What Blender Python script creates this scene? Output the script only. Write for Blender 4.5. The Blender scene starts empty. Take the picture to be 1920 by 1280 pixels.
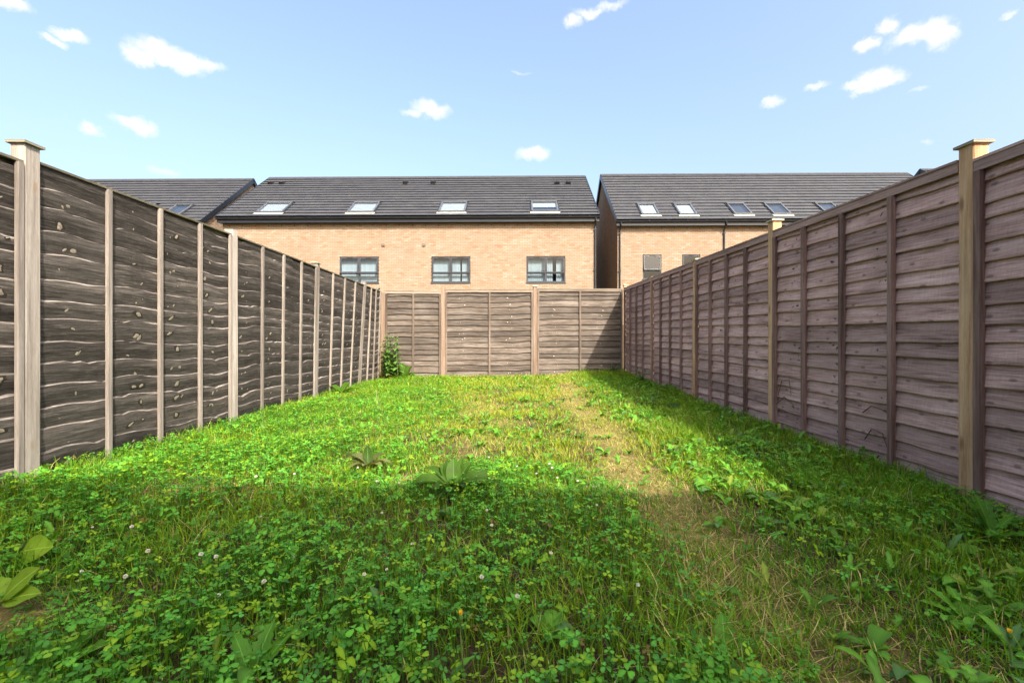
import bpy, math, random
import numpy as np
from mathutils import Vector, Matrix

random.seed(7)
rng = np.random.default_rng(11)
SC = bpy.context.scene
COL = SC.collection
R = math.radians

# ------------------------------------------------------------------ camera, sky, sun, exposure
CAM_Z = 0.80
F = 853.3                      # focal length in pixels of the 1920 px wide photograph
cam = bpy.data.objects.new('camera', bpy.data.cameras.new('camera'))
COL.objects.link(cam)
cam.location = (0, 0, CAM_Z)
cam.rotation_euler = (R(90), 0, 0)
cam.data.lens = 16
cam.data.sensor_width = 36
cam.data.clip_start = 0.05
cam.data.clip_end = 4000
SC.camera = cam

LIGHT = Vector((-0.5, 1.0, -1.0)).normalized()       # the way the sunlight travels
SUN_EL = math.asin(-LIGHT.z)
SUN_AZ = math.atan2(-LIGHT.x, -LIGHT.y)
sun = bpy.data.objects.new('sun', bpy.data.lights.new('sun', 'SUN'))
COL.objects.link(sun)
sun.rotation_euler = LIGHT.to_track_quat('-Z', 'Y').to_euler()
sun.data.energy = 2.4
sun.data.angle = R(0.5)
sun.data.color = (1.0, 0.93, 0.82)

world = bpy.data.worlds.new('World')
SC.world = world
world.use_nodes = True
SC.view_settings.view_transform = 'Standard'
SC.view_settings.look = 'None'
SC.view_settings.gamma = 1
SC.view_settings.use_curve_mapping = False
SC.view_settings.exposure = 2.1


def build_sky():
    nt = world.node_tree
    nt.nodes.clear()
    N = nt.nodes.new
    K = nt.links.new
    out = N('ShaderNodeOutputWorld')
    bg = N('ShaderNodeBackground')
    bg.inputs[1].default_value = 0.10
    K(bg.outputs[0], out.inputs[0])
    sk = N('ShaderNodeTexSky')
    sk.sky_type = 'NISHITA'
    sk.sun_disc = False
    sk.sun_elevation = SUN_EL
    sk.sun_rotation = SUN_AZ
    sk.altitude = 0
    sk.air_density = 1.25
    sk.dust_density = 8.0
    sk.ozone_density = 1.0
    # azimuth / elevation of the looking direction, for the scattered clouds
    tc = N('ShaderNodeTexCoord')
    sp = N('ShaderNodeSeparateXYZ')
    K(tc.outputs['Generated'], sp.inputs[0])
    az = N('ShaderNodeMath'); az.operation = 'ARCTAN2'
    K(sp.outputs[0], az.inputs[0]); K(sp.outputs[1], az.inputs[1])
    el = N('ShaderNodeMath'); el.operation = 'ARCSINE'
    K(sp.outputs[2], el.inputs[0])
    ae = N('ShaderNodeCombineXYZ')
    K(az.outputs[0], ae.inputs[0]); K(el.outputs[0], ae.inputs[1])
    # ragged outline
    n1 = N('ShaderNodeTexNoise'); n1.inputs['Scale'].default_value = 26
    n1.inputs['Detail'].default_value = 6; n1.inputs['Roughness'].default_value = 0.62
    K(ae.outputs[0], n1.inputs['Vector'])
    dsp = N('ShaderNodeVectorMath'); dsp.operation = 'MULTIPLY_ADD'
    K(n1.outputs['Color'], dsp.inputs[0])
    dsp.inputs[1].default_value = (0.05, 0.036, 0)
    K(ae.outputs[0], dsp.inputs[2])
    warped = dsp.outputs[0]
    def dirn(px, py, hw, hh, dn):                      # sight line of a cloud seen in the photograph -> azimuth, elevation, sizes
        u, v = px - 960, 640 - py
        a = math.atan2(u, F); e = math.atan2(v, math.hypot(u, F))
        r_ = math.hypot(u, F)
        return (math.degrees(a), math.degrees(e), 0.84 * math.degrees(hw * F / (r_ * r_)), 0.84 * math.degrees(hh / math.hypot(r_, v) * math.cos(e)), dn)
    clouds = [dirn(*c) for c in (
        (305, 100, 62, 24, 1.1), (262, 106, 36, 22, 1.0), (345, 112, 55, 22, 1.1), (385, 122, 34, 14, .8), (325, 122, 60, 14, 1.0),
        (140, 72, 40, 15, 1.0), (105, 80, 26, 10, .8), (165, 240, 26, 12, .75), (255, 236, 46, 16, 1.0), (20, 6, 46, 16, .9),
        (808, 206, 36, 17, 1.0), (775, 214, 26, 8, .6), (1000, 290, 34, 13, .9),
        (1075, 40, 20, 14, .75), (1105, 22, 34, 12, .75), (1140, 10, 36, 9, .6),
        (1722, 62, 62, 22, 1.2), (1668, 50, 24, 18, .9), (1765, 72, 36, 24, 1.1), (1625, 85, 28, 13, 1.0),
        (1640, 150, 50, 22, 1.1), (1600, 158, 26, 10, .8), (1668, 148, 34, 14, .9), (1620, 164, 34, 10, .8),
        (1530, 162, 26, 8, .6), (1448, 190, 24, 11, .7), (1885, 30, 22, 8, .6), (1720, 172, 20, 5, .3), (975, 136, 20, 4, .3), (1740, 270, 18, 6, .3), (310, 322, 34, 8, .35))]
    clouds += [(64.0, 30.0, 5.0, 1.8, 1.0), (-70.0, 27.0, 6.0, 2.0, 1.0), (120, 34, 7, 2.5, 1.0), (-130, 30, 8, 2.5, 1.0), (-100, 24, 6, 2, 1.0)]
    total = None
    for (a, e, w, h, dn) in clouds:
        sub = N('ShaderNodeVectorMath'); sub.operation = 'SUBTRACT'
        K(warped, sub.inputs[0])
        sub.inputs[1].default_value = (R(a) + 0.025, R(e) + 0.018, 0)
        mul = N('ShaderNodeVectorMath'); mul.operation = 'MULTIPLY'
        K(sub.outputs[0], mul.inputs[0])
        mul.inputs[1].default_value = (1 / R(w), 1 / R(h), 0)
        ln = N('ShaderNodeVectorMath'); ln.operation = 'LENGTH'
        K(mul.outputs[0], ln.inputs[0])
        mr = N('ShaderNodeMapRange'); mr.interpolation_type = 'SMOOTHSTEP'
        mr.inputs['From Min'].default_value = 1.45
        mr.inputs['From Max'].default_value = 0.3
        mr.inputs['To Min'].default_value = 0
        mr.inputs['To Max'].default_value = dn
        K(ln.outputs['Value'], mr.inputs['Value'])
        if total is None:
            total = mr.outputs[0]
        else:
            mx = N('ShaderNodeMath'); mx.operation = 'MAXIMUM'
            K(total, mx.inputs[0]); K(mr.outputs[0], mx.inputs[1])
            total = mx.outputs[0]
    n2 = N('ShaderNodeTexNoise'); n2.inputs['Scale'].default_value = 60
    n2.inputs['Detail'].default_value = 5; n2.inputs['Roughness'].default_value = 0.6
    K(ae.outputs[0], n2.inputs['Vector'])
    br = N('ShaderNodeMath'); br.operation = 'MULTIPLY_ADD'
    K(n2.outputs[0], br.inputs[0]); br.inputs[1].default_value = 1.5; br.inputs[2].default_value = 0.22
    tb = N('ShaderNodeMath'); tb.operation = 'MULTIPLY'
    K(total, tb.inputs[0]); K(br.outputs[0], tb.inputs[1])
    cl = N('ShaderNodeMath'); cl.operation = 'MINIMUM'
    K(tb.outputs[0], cl.inputs[0]); cl.inputs[1].default_value = 1.0
    mix = N('ShaderNodeMix'); mix.data_type = 'RGBA'
    K(cl.outputs[0], mix.inputs['Factor'])
    tint = N('ShaderNodeMix'); tint.data_type = 'RGBA'; tint.blend_type = 'MULTIPLY'   # a little less cyan, all over
    tint.inputs['Factor'].default_value = 1.0
    K(sk.outputs[0], tint.inputs[6]); tint.inputs[7].default_value = (0.96, 0.985, 1.0, 1)
    K(tint.outputs[2], mix.inputs[6])
    mix.inputs[7].default_value = CLOUD_COL
    K(mix.outputs[2], bg.inputs[0])


CLOUD_COL = (2.9, 2.85, 2.8, 1)
build_sky()


# ------------------------------------------------------------------ helpers
def link(o, parent=None):
    COL.objects.link(o)
    if parent is not None:
        o.parent = parent
    return o


def tag(o, label=None, cat=None, group=None, kind=None):
    if label: o['label'] = label
    if cat: o['category'] = cat
    if group: o['group'] = group
    if kind: o['kind'] = kind
    return o


def empty(name, loc, label, cat, group=None, rz=0.0):
    o = bpy.data.objects.new(name, None)
    o.empty_display_size = 0.1
    o.location = loc
    o.rotation_euler = (0, 0, rz)
    link(o)
    return tag(o, label, cat, group)


class MB:
    """collects quads / triangles, one mesh per build()"""
    def __init__(s):
        s.v, s.f, s.uv, s.col, s.mi = [], [], [], [], []
        s.cur = (1, 1, 1, 1)

    def face(s, pts, uv=None, mi=0):
        i = len(s.v)
        s.v += [tuple(p) for p in pts]
        s.f.append(tuple(range(i, i + len(pts))))
        s.uv.append(uv)
        s.col.append(s.cur)
        s.mi.append(mi)

    def hexa(s, b, t, skip=()):
        """8 corners: bottom loop b (ccw seen from above), top loop t"""
        if 'bottom' not in skip: s.face([b[3], b[2], b[1], b[0]])
        if 'top' not in skip: s.face(t)
        for k in range(4):
            if k in skip: continue
            j = (k + 1) % 4
            s.face([b[k], b[j], t[j], t[k]])

    def box(s, x0, x1, y0, y1, z0, z1, skip=()):
        s.hexa([(x0, y0, z0), (x1, y0, z0), (x1, y1, z0), (x0, y1, z0)],
               [(x0, y0, z1), (x1, y0, z1), (x1, y1, z1), (x0, y1, z1)], skip)

    def tube(s, pts, radii, n=6):
        rings = []
        for k, p in enumerate(pts):
            p = Vector(p)
            d = (Vector(pts[min(k + 1, len(pts) - 1)]) - Vector(pts[max(k - 1, 0)])).normalized()
            a = d.cross(Vector((0, 0, 1)))
            if a.length < 1e-3: a = Vector((1, 0, 0))
            a.normalize(); b = d.cross(a)
            r = radii[k] if hasattr(radii, '__len__') else radii
            rings.append([p + (a * math.cos(t) + b * math.sin(t)) * r for t in [2 * math.pi * i / n for i in range(n)]])
        for k in range(len(rings) - 1):
            for i in range(n):
                j = (i + 1) % n
                s.face([rings[k][i], rings[k][j], rings[k + 1][j], rings[k + 1][i]])
        s.face(rings[-1]); s.face(rings[0][::-1])

    def build(s, name, mat, parent=None, origin=(0, 0, 0), smooth=False, xf=None, weld=False):
        me = bpy.data.meshes.new(name)
        o = Vector(origin)
        vs = [tuple((xf @ Vector(p)) if xf else (Vector(p) - o)) for p in s.v]
        me.from_pydata(vs, [], s.f)
        mats = mat if isinstance(mat, (list, tuple)) else [mat]
        for m in mats: me.materials.append(m)
        if any(s.mi):
            me.polygons.foreach_set('material_index', s.mi)
        if any(u is not None for u in s.uv):
            ul = me.uv_layers.new(name='UVMap')
            flat = []
            for f, u in zip(s.f, s.uv):
                for k in range(len(f)):
                    flat += list(u[k]) if u is not None else [0.0, 0.0]
            ul.data.foreach_set('uv', flat)
        if any(c != (1, 1, 1, 1) for c in s.col):
            at = me.color_attributes.new('col', 'FLOAT_COLOR', 'CORNER')
            flat = []
            for f, c in zip(s.f, s.col):
                flat += list(c) * len(f)
            at.data.foreach_set('color', flat)
        if smooth:
            me.polygons.foreach_set('use_smooth', [True] * len(s.f))
        me.update()
        if weld:
            import bmesh
            bm = bmesh.new(); bm.from_mesh(me)
            bmesh.ops.remove_doubles(bm, verts=bm.verts, dist=1e-5)
            bm.to_mesh(me); bm.free()
        ob = bpy.data.objects.new(name, me)
        ob.location = o
        return link(ob, parent)


# ------------------------------------------------------------------ materials
def new_mat(name):
    m = bpy.data.materials.new(name)
    m.use_nodes = True
    nt = m.node_tree
    b = nt.nodes['Principled BSDF']
    return m, nt, nt.nodes.new, nt.links.new, b


def ramp(nt, cols):
    r = nt.nodes.new('ShaderNodeValToRGB')
    el = r.color_ramp.elements
    while len(el) < len(cols): el.new(0.5)
    for e, (p, c) in zip(el, cols):
        e.position = p; e.color = (*c, 1)
    return r


def noise(nt, vec, scale, detail=4, rough=0.55, dist=0.0):
    n = nt.nodes.new('ShaderNodeTexNoise')
    n.inputs['Scale'].default_value = scale
    n.inputs['Detail'].default_value = detail
    n.inputs['Roughness'].default_value = rough
    n.inputs['Distortion'].default_value = dist
    if vec is not None: nt.links.new(vec, n.inputs['Vector'])
    return n


def mathn(nt, op, a, b=None, c=None):
    n = nt.nodes.new('ShaderNodeMath'); n.operation = op
    for i, x in enumerate((a, b, c)):
        if x is None: continue
        if isinstance(x, (int, float)): n.inputs[i].default_value = x
        else: nt.links.new(x, n.inputs[i])
    return n.outputs[0]


def mixc(nt, fac, a, b, blend='MIX'):
    n = nt.nodes.new('ShaderNodeMix'); n.data_type = 'RGBA'; n.blend_type = blend
    for key, x in (('Factor', fac), (6, a), (7, b)):
        s = n.inputs[key]
        if isinstance(x, (int, float)): s.default_value = x
        elif isinstance(x, tuple): s.default_value = (*x, 1) if len(x) == 3 else x
        else: nt.links.new(x, s)
    return n.outputs[2]


def mapping(nt, vec, scale):
    m = nt.nodes.new('ShaderNodeMapping')
    m.inputs['Scale'].default_value = scale
    nt.links.new(vec, m.inputs['Vector'])
    return m.outputs[0]


def wood_mat(name, dark, mid, light, coords='uv', tone=(0.75, 1.25), knots=None, rough=0.85, grain=1.0, sheen=None, bump=0.5, saw=False, contrast=0.0):
    """sawn timber: long streaks along the grain, broad weather patches, optional knots"""
    m, nt, N, K, b = new_mat(name)
    tc = N('ShaderNodeTexCoord')
    if coords == 'uv':
        v = tc.outputs['UV']; sa, sb, sc_ = (3.5, 70, 1), (1.2, 10, 1), ((90, 14, 1) if saw else (30, 160, 1))
    else:                                              # upright timber, metres, grain along z
        v = tc.outputs['Object']; sa, sb, sc_ = (42, 42, 1.6), (7, 7, 0.7), (160, 160, 22)
    n1 = noise(nt, mapping(nt, v, sa), grain, 7, 0.68, 0.18)
    n2 = noise(nt, mapping(nt, v, sb), 1.0, 4, 0.55, 0.15)
    n3 = noise(nt, mapping(nt, v, sc_), 1.0, 3, 0.6)
    f = mathn(nt, 'ADD', mathn(nt, 'MULTIPLY', n1.outputs[0], 0.6), mathn(nt, 'MULTIPLY', n2.outputs[0], 0.4))
    r = ramp(nt, [(0.34, dark), (0.5, mid), (0.68, light)])
    K(f, r.inputs[0])
    colr = r.outputs[0]
    if contrast:                                       # raised silvery fibres between dark checks
        n5 = noise(nt, mapping(nt, v, (9, 210, 1)), 1.0, 3, 0.7)
        k5 = N('ShaderNodeMapRange'); k5.inputs['From Min'].default_value = 0.52; k5.inputs['From Max'].default_value = 0.72
        K(n5.outputs[0], k5.inputs['Value'])
        colr = mixc(nt, mathn(nt, 'MULTIPLY', k5.outputs[0], 0.6 * contrast), colr, tuple(min(1, c * 1.5) for c in light))
    oi = N('ShaderNodeObjectInfo')
    mr = N('ShaderNodeMapRange')
    mr.inputs['To Min'].default_value = tone[0]; mr.inputs['To Max'].default_value = tone[1]
    K(oi.outputs['Random'], mr.inputs['Value'])
    fine = mathn(nt, 'ADD', mathn(nt, 'MULTIPLY', n3.outputs[0], 0.5), 0.75)
    val = mathn(nt, 'MULTIPLY', mr.outputs[0], fine)
    cmb = N('ShaderNodeCombineColor')
    for i in range(3): K(val, cmb.inputs[i])
    colr = mixc(nt, 1.0, colr, cmb.outputs[0], 'MULTIPLY')
    height = n1.outputs[0]
    if knots:
        vo = N('ShaderNodeTexVoronoi')
        vo.voronoi_dimensions = '2D' if coords == 'uv' else '3D'; vo.inputs['Scale'].default_value = 1.0
        vo.inputs['Randomness'].default_value = 0.75
        K(mapping(nt, v, knots['scale']), vo.inputs['Vector'])
        k = N('ShaderNodeMapRange'); k.interpolation_type = 'SMOOTHSTEP'
        k.inputs['From Min'].default_value = knots['r'] * 1.5; k.inputs['From Max'].default_value = knots['r'] * 0.6
        K(vo.outputs['Distance'], k.inputs['Value'])
        colr = mixc(nt, mathn(nt, 'MULTIPLY', k.outputs[0], knots.get('amt', 0.8)), colr, knots['col'])
    if sheen:                                          # broad lighter / mossier weather staining
        n4 = noise(nt, tc.outputs['Object'], 1.7, 3, 0.6)
        k2 = N('ShaderNodeMapRange'); k2.inputs['From Min'].default_value = 0.5; k2.inputs['From Max'].default_value = 0.72
        K(n4.outputs[0], k2.inputs['Value'])
        colr = mixc(nt, mathn(nt, 'MULTIPLY', k2.outputs[0], sheen[1]), colr, sheen[0])
    K(colr, b.inputs['Base Color'])
    b.inputs['Roughness'].default_value = rough
    b.inputs['Specular IOR Level'].default_value = 0.25
    bp = N('ShaderNodeBump'); bp.inputs['Strength'].default_value = bump; bp.inputs['Distance'].default_value = 0.003
    K(height, bp.inputs['Height']); K(bp.outputs[0], b.inputs['Normal'])
    return m


M = {}
M['slat_left'] = wood_mat('weathered_dark_boards', (0.012, 0.010, 0.008), (0.043, 0.036, 0.031), (0.135, 0.118, 0.105), tone=(0.6, 1.4), contrast=1.0, saw=True,
                          sheen=((0.10, 0.09, 0.08), 0.3), bump=1.0)
M['slat_edge_painted_sun'] = wood_mat('painted_sunlit_bark_edge', (0.04, 0.032, 0.026), (0.13, 0.11, 0.095), (0.34, 0.31, 0.28), tone=(0.6, 1.2), contrast=0.8)  # paler bark edge; also paints in the sunlit line along each board top
M['slat_back'] = wood_mat('weathered_brown_boards', (0.020, 0.014, 0.011), (0.076, 0.059, 0.047), (0.20, 0.172, 0.150), tone=(0.6, 1.3), contrast=0.6,
                          knots=dict(scale=(3.0, 7.5, 1), r=0.09, col=(0.09, 0.05, 0.03), amt=0.5), sheen=((0.17, 0.145, 0.125), 0.3), bump=0.8)
M['slat_right'] = wood_mat('rough_sawn_brown_boards', (0.12, 0.062, 0.050), (0.41, 0.258, 0.225), (0.62, 0.435, 0.395), tone=(0.7, 1.2), contrast=0.5, sheen=((0.20, 0.125, 0.105), 0.5), saw=True,
                           knots=dict(scale=(3.6, 8.0, 1), r=0.065, col=(0.07, 0.045, 0.037), amt=0.6), bump=0.8)
M['batten_left'] = wood_mat('pale_grey_batten_wood', (0.10, 0.082, 0.068), (0.20, 0.172, 0.150), (0.33, 0.295, 0.26), coords='obj')
M['batten_back'] = wood_mat('grey_brown_batten_wood', (0.05, 0.036, 0.028), (0.12, 0.09, 0.07), (0.21, 0.17, 0.14), coords='obj')
M['batten_right'] = wood_mat('dark_brown_batten_wood', (0.07, 0.039, 0.031), (0.18, 0.11, 0.092), (0.33, 0.222, 0.195), coords='obj')
M['rail_back'] = wood_mat('bleached_rail_wood', (0.07, 0.055, 0.042), (0.17, 0.135, 0.105), (0.26, 0.22, 0.18), coords='uv')
M['rail_right'] = wood_mat('brown_rail_wood', (0.14, 0.08, 0.066), (0.33, 0.215, 0.188), (0.47, 0.335, 0.30), coords='uv')
M['cap_left'] = wood_mat('mossy_capping_wood', (0.06, 0.055, 0.035), (0.13, 0.115, 0.08), (0.24, 0.215, 0.16), coords='uv')
M['post_left'] = wood_mat('silvered_post_wood', (0.15, 0.122, 0.10), (0.28, 0.242, 0.21), (0.42, 0.38, 0.34), coords='obj', sheen=((0.22, 0.21, 0.17), 0.5), bump=1.0,
                          knots=dict(scale=(9, 9, 3.4), r=0.11, col=(0.24, 0.15, 0.09), amt=0.6))
M['post_right'] = wood_mat('yellow_treated_post_wood', (0.20, 0.10, 0.05), (0.41, 0.25, 0.135), (0.56, 0.39, 0.245), coords='obj', sheen=((0.26, 0.20, 0.13), 0.45), bump=1.0,
                           knots=dict(scale=(9, 9, 2.9), r=0.13, col=(0.17, 0.085, 0.04), amt=0.8))
M['post_back'] = wood_mat('tan_post_wood', (0.09, 0.057, 0.038), (0.175, 0.122, 0.088), (0.25, 0.19, 0.145), coords='obj')
M['post_cap'] = wood_mat('lichen_grey_cap_wood', (0.14, 0.12, 0.08), (0.28, 0.25, 0.18), (0.46, 0.43, 0.35), coords='uv')


def plain(name, colr, rough=0.6, var=0.15, scale=30, spec=0.4, metal=0.0, bump=0.0, objvar=0.0):
    m, nt, N, K, b = new_mat(name)
    tc = N('ShaderNodeTexCoord')
    n = noise(nt, tc.outputs['Object'], scale, 5, 0.6)
    lo = tuple(max(0, c * (1 - var)) for c in colr); hi = tuple(c * (1 + var) for c in colr)
    r = ramp(nt, [(0.3, lo), (0.7, hi)])
    K(n.outputs[0], r.inputs[0])
    c = r.outputs[0]
    if objvar:
        oi = N('ShaderNodeObjectInfo')
        mr = N('ShaderNodeMapRange'); mr.inputs['To Min'].default_value = 1 - objvar; mr.inputs['To Max'].default_value = 1 + objvar
        K(oi.outputs['Random'], mr.inputs['Value'])
        cmb = N('ShaderNodeCombineColor')
        for i in range(3): K(mr.outputs[0], cmb.inputs[i])
        c = mixc(nt, 1.0, c, cmb.outputs[0], 'MULTIPLY')
    K(c, b.inputs['Base Color'])
    b.inputs['Roughness'].default_value = rough
    b.inputs['Specular IOR Level'].default_value = spec
    b.inputs['Metallic'].default_value = metal
    if bump:
        bp = N('ShaderNodeBump'); bp.inputs['Strength'].default_value = bump; bp.inputs['Distance'].default_value = 0.004
        K(n.outputs[0], bp.inputs['Height']); K(bp.outputs[0], b.inputs['Normal'])
    return m


M['knot_light'] = plain('pale_knot_wood', (0.36, 0.30, 0.235), 0.85, 0.5, 150, 0.1)
M['knot_ring'] = plain('dark_knot_grain', (0.042, 0.034, 0.027), 0.85, 0.5, 80, 0.1)
M['knot_ring_right'] = plain('brown_knot_grain', (0.20, 0.145, 0.125), 0.85, 0.3, 60, 0.15)
M['knot_dark'] = plain('dark_knot_wood', (0.07, 0.042, 0.032), 0.8, 0.4, 90, 0.2)
M['mortar'] = plain('mortar', (0.115, 0.08, 0.055), 0.95, 0.15, 12, 0.1)
M['fascia'] = plain('black_upvc', (0.012, 0.014, 0.020), 0.35, 0.1, 5)
M['frame_grey'] = plain('anthracite_frame', (0.032, 0.034, 0.042), 0.4, 0.08, 8)
M['skylight_metal'] = plain('grey_skylight_metal', (0.10, 0.105, 0.115), 0.38, 0.1, 8, metal=0.4)
M['underlay'] = plain('roof_underlay', (0.02, 0.02, 0.022), 0.9)
M['blind'] = plain('white_blind_fabric', (0.34, 0.35, 0.36), 0.9, 0.04, 6, objvar=0.08)
M['vent_cover'] = plain('brown_vent_plastic', (0.20, 0.15, 0.12), 0.6)
M['black'] = plain('black_plastic', (0.015, 0.014, 0.014), 0.5)
M['interior'] = plain('room_plaster', (0.07, 0.075, 0.085), 0.9)
M['lead'] = plain('lichened_lead_apron', (0.30, 0.30, 0.25), 0.7, 0.25, 14)


def brick_mat():
    m, nt, N, K, b = new_mat('buff_brick')
    at = N('ShaderNodeVertexColor'); at.layer_name = 'col'
    tc = N('ShaderNodeTexCoord')
    n = noise(nt, tc.outputs['Object'], 45, 5, 0.65)
    n2 = noise(nt, tc.outputs['Object'], 0.9, 3, 0.6)
    f = mathn(nt, 'ADD', mathn(nt, 'MULTIPLY', n.outputs[0], 0.5), mathn(nt, 'MULTIPLY', n2.outputs[0], 0.5))
    f = mathn(nt, 'ADD', mathn(nt, 'MULTIPLY', f, 0.7), 0.65)
    cmb = N('ShaderNodeCombineColor')
    for i in range(3): K(f, cmb.inputs[i])
    K(mixc(nt, 1.0, at.outputs[0], cmb.outputs[0], 'MULTIPLY'), b.inputs['Base Color'])
    b.inputs['Roughness'].default_value = 0.9
    b.inputs['Specular IOR Level'].default_value = 0.15
    bp = N('ShaderNodeBump'); bp.inputs['Strength'].default_value = 0.5; bp.inputs['Distance'].default_value = 0.004
    K(n.outputs[0], bp.inputs['Height']); K(bp.outputs[0], b.inputs['Normal'])
    return m


def tile_mat():
    m, nt, N, K, b = new_mat('grey_concrete_tile')
    oi = N('ShaderNodeObjectInfo')
    at = N('ShaderNodeVertexColor'); at.layer_name = 'col'
    geo = N('ShaderNodeNewGeometry')
    n = noise(nt, geo.outputs['Position'], 2.2, 5, 0.6)
    n2 = noise(nt, geo.outputs['Position'], 30, 3, 0.6)
    r = ramp(nt, [(0.3, (0.035, 0.036, 0.043)), (0.5, (0.041, 0.042, 0.048)), (0.7, (0.047, 0.048, 0.051))])
    K(n.outputs[0], r.inputs[0])
    # single tiles differ a little; joined ones carry it in the mesh
    mr = N('ShaderNodeMapRange'); mr.inputs['To Min'].default_value = 0.91; mr.inputs['To Max'].default_value = 1.09
    K(oi.outputs['Random'], mr.inputs['Value'])
    cmb = N('ShaderNodeCombineColor')
    f = mathn(nt, 'MULTIPLY', mr.outputs[0], mathn(nt, 'ADD', mathn(nt, 'MULTIPLY', n2.outputs[0], 0.5), 0.75))
    for i in range(3): K(f, cmb.inputs[i])
    c = mixc(nt, 1.0, r.outputs[0], cmb.outputs[0], 'MULTIPLY')
    c = mixc(nt, 1.0, c, at.outputs[0], 'MULTIPLY')
    K(c, b.inputs['Base Color'])
    b.inputs['Roughness'].default_value = 0.7
    b.inputs['Specular IOR Level'].default_value = 0.3
    return m


def glass_mat(name, tint, ior, base):
    m, nt, N, K, b = new_mat(name)
    out = [n for n in nt.nodes if n.type == 'OUTPUT_MATERIAL'][0]
    nt.nodes.remove(b)
    tr = N('ShaderNodeBsdfTransparent'); tr.inputs[0].default_value = (*tint, 1)
    gl = N('ShaderNodeBsdfGlossy'); gl.inputs['Roughness'].default_value = 0.01
    fr = N('ShaderNodeLayerWeight')
    tc = N('ShaderNodeTexCoord')
    nz = noise(nt, tc.outputs['Object'], 1.6, 2, 0.4)
    bp = N('ShaderNodeBump'); bp.inputs['Strength'].default_value = 0.08; bp.inputs['Distance'].default_value = 0.02
    K(nz.outputs[0], bp.inputs['Height'])
    K(bp.outputs[0], gl.inputs['Normal'])
    f = mathn(nt, 'MINIMUM', mathn(nt, 'ADD', mathn(nt, 'MULTIPLY', mathn(nt, 'POWER', fr.outputs['Facing'], 3.5), ior), base), 1.0)
    mx = N('ShaderNodeMixShader')
    K(f, mx.inputs[0]); K(tr.outputs[0], mx.inputs[1]); K(gl.outputs[0], mx.inputs[2])
    K(mx.outputs[0], out.inputs[0])
    return m


M['brick'] = brick_mat()
M['tile'] = tile_mat()
M['glass'] = glass_mat('window_glass', (0.66, 0.75, 0.80), 0.9, 0.05)
M['roof_glass'] = glass_mat('roof_window_glass', (0.80, 0.86, 0.90), 0.9, 0.16)


def leaf_mat(name, attr=True, colr=(0.08, 0.16, 0.03), gloss=0.45, trans=0.35, veins=False):
    m, nt, N, K, b = new_mat(name)
    out = [n for n in nt.nodes if n.type == 'OUTPUT_MATERIAL'][0]
    tc = N('ShaderNodeTexCoord')
    if attr:
        at = N('ShaderNodeVertexColor'); at.layer_name = 'col'
        c = at.outputs[0]
    else:
        n = noise(nt, tc.outputs['Object'], 14, 4, 0.6)
        r = ramp(nt, [(0.3, tuple(x * 0.75 for x in colr)), (0.7, tuple(x * 1.25 for x in colr))])
        K(n.outputs[0], r.inputs[0])
        oi = N('ShaderNodeObjectInfo')
        mr = N('ShaderNodeMapRange'); mr.inputs['To Min'].default_value = 0.75; mr.inputs['To Max'].default_value = 1.3
        K(oi.outputs['Random'], mr.inputs['Value'])
        cmb = N('ShaderNodeCombineColor')
        for i in range(3): K(mr.outputs[0], cmb.inputs[i])
        c = mixc(nt, 1.0, r.outputs[0], cmb.outputs[0], 'MULTIPLY')
        nb = noise(nt, tc.outputs['Object'], 38, 3, 0.6)
        kb = N('ShaderNodeMapRange'); kb.inputs['From Min'].default_value = 0.60; kb.inputs['From Max'].default_value = 0.74
        K(nb.outputs[0], kb.inputs['Value'])
        c = mixc(nt, mathn(nt, 'MULTIPLY', kb.outputs[0], 0.7), c, (0.11, 0.07, 0.02))
        if veins:                                       # paler midrib and side veins in leaf UV
            sep = N('ShaderNodeSeparateXYZ'); K(tc.outputs['UV'], sep.inputs[0])
            ax = mathn(nt, 'ABSOLUTE', mathn(nt, 'SUBTRACT', sep.outputs[0], 0.5))
            mid = mathn(nt, 'LESS_THAN', ax, 0.03)
            side = mathn(nt, 'PINGPONG', mathn(nt, 'SUBTRACT', mathn(nt, 'MULTIPLY', sep.outputs[1], 9.0), mathn(nt, 'MULTIPLY', ax, 6.0)), 0.5)
            sv = mathn(nt, 'LESS_THAN', side, 0.05)
            vv = mathn(nt, 'MAXIMUM', mathn(nt, 'MULTIPLY', mid, 0.8), mathn(nt, 'MULTIPLY', sv, 0.35))
            c = mixc(nt, vv, c, tuple(min(1, x * 1.9 + 0.03) for x in colr))
    K(c, b.inputs['Base Color'])
    b.inputs['Roughness'].default_value = gloss
    b.inputs['Specular IOR Level'].default_value = 0.14
    tl = N('ShaderNodeBsdfTranslucent')
    K(mixc(nt, 1.0, c, (1.5, 1.35, 0.45), 'MULTIPLY'), tl.inputs[0])
    mx = N('ShaderNodeMixShader'); mx.inputs[0].default_value = trans
    K(b.outputs[0], mx.inputs[1]); K(tl.outputs[0], mx.inputs[2])
    K(mx.outputs[0], out.inputs[0])
    return m


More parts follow.
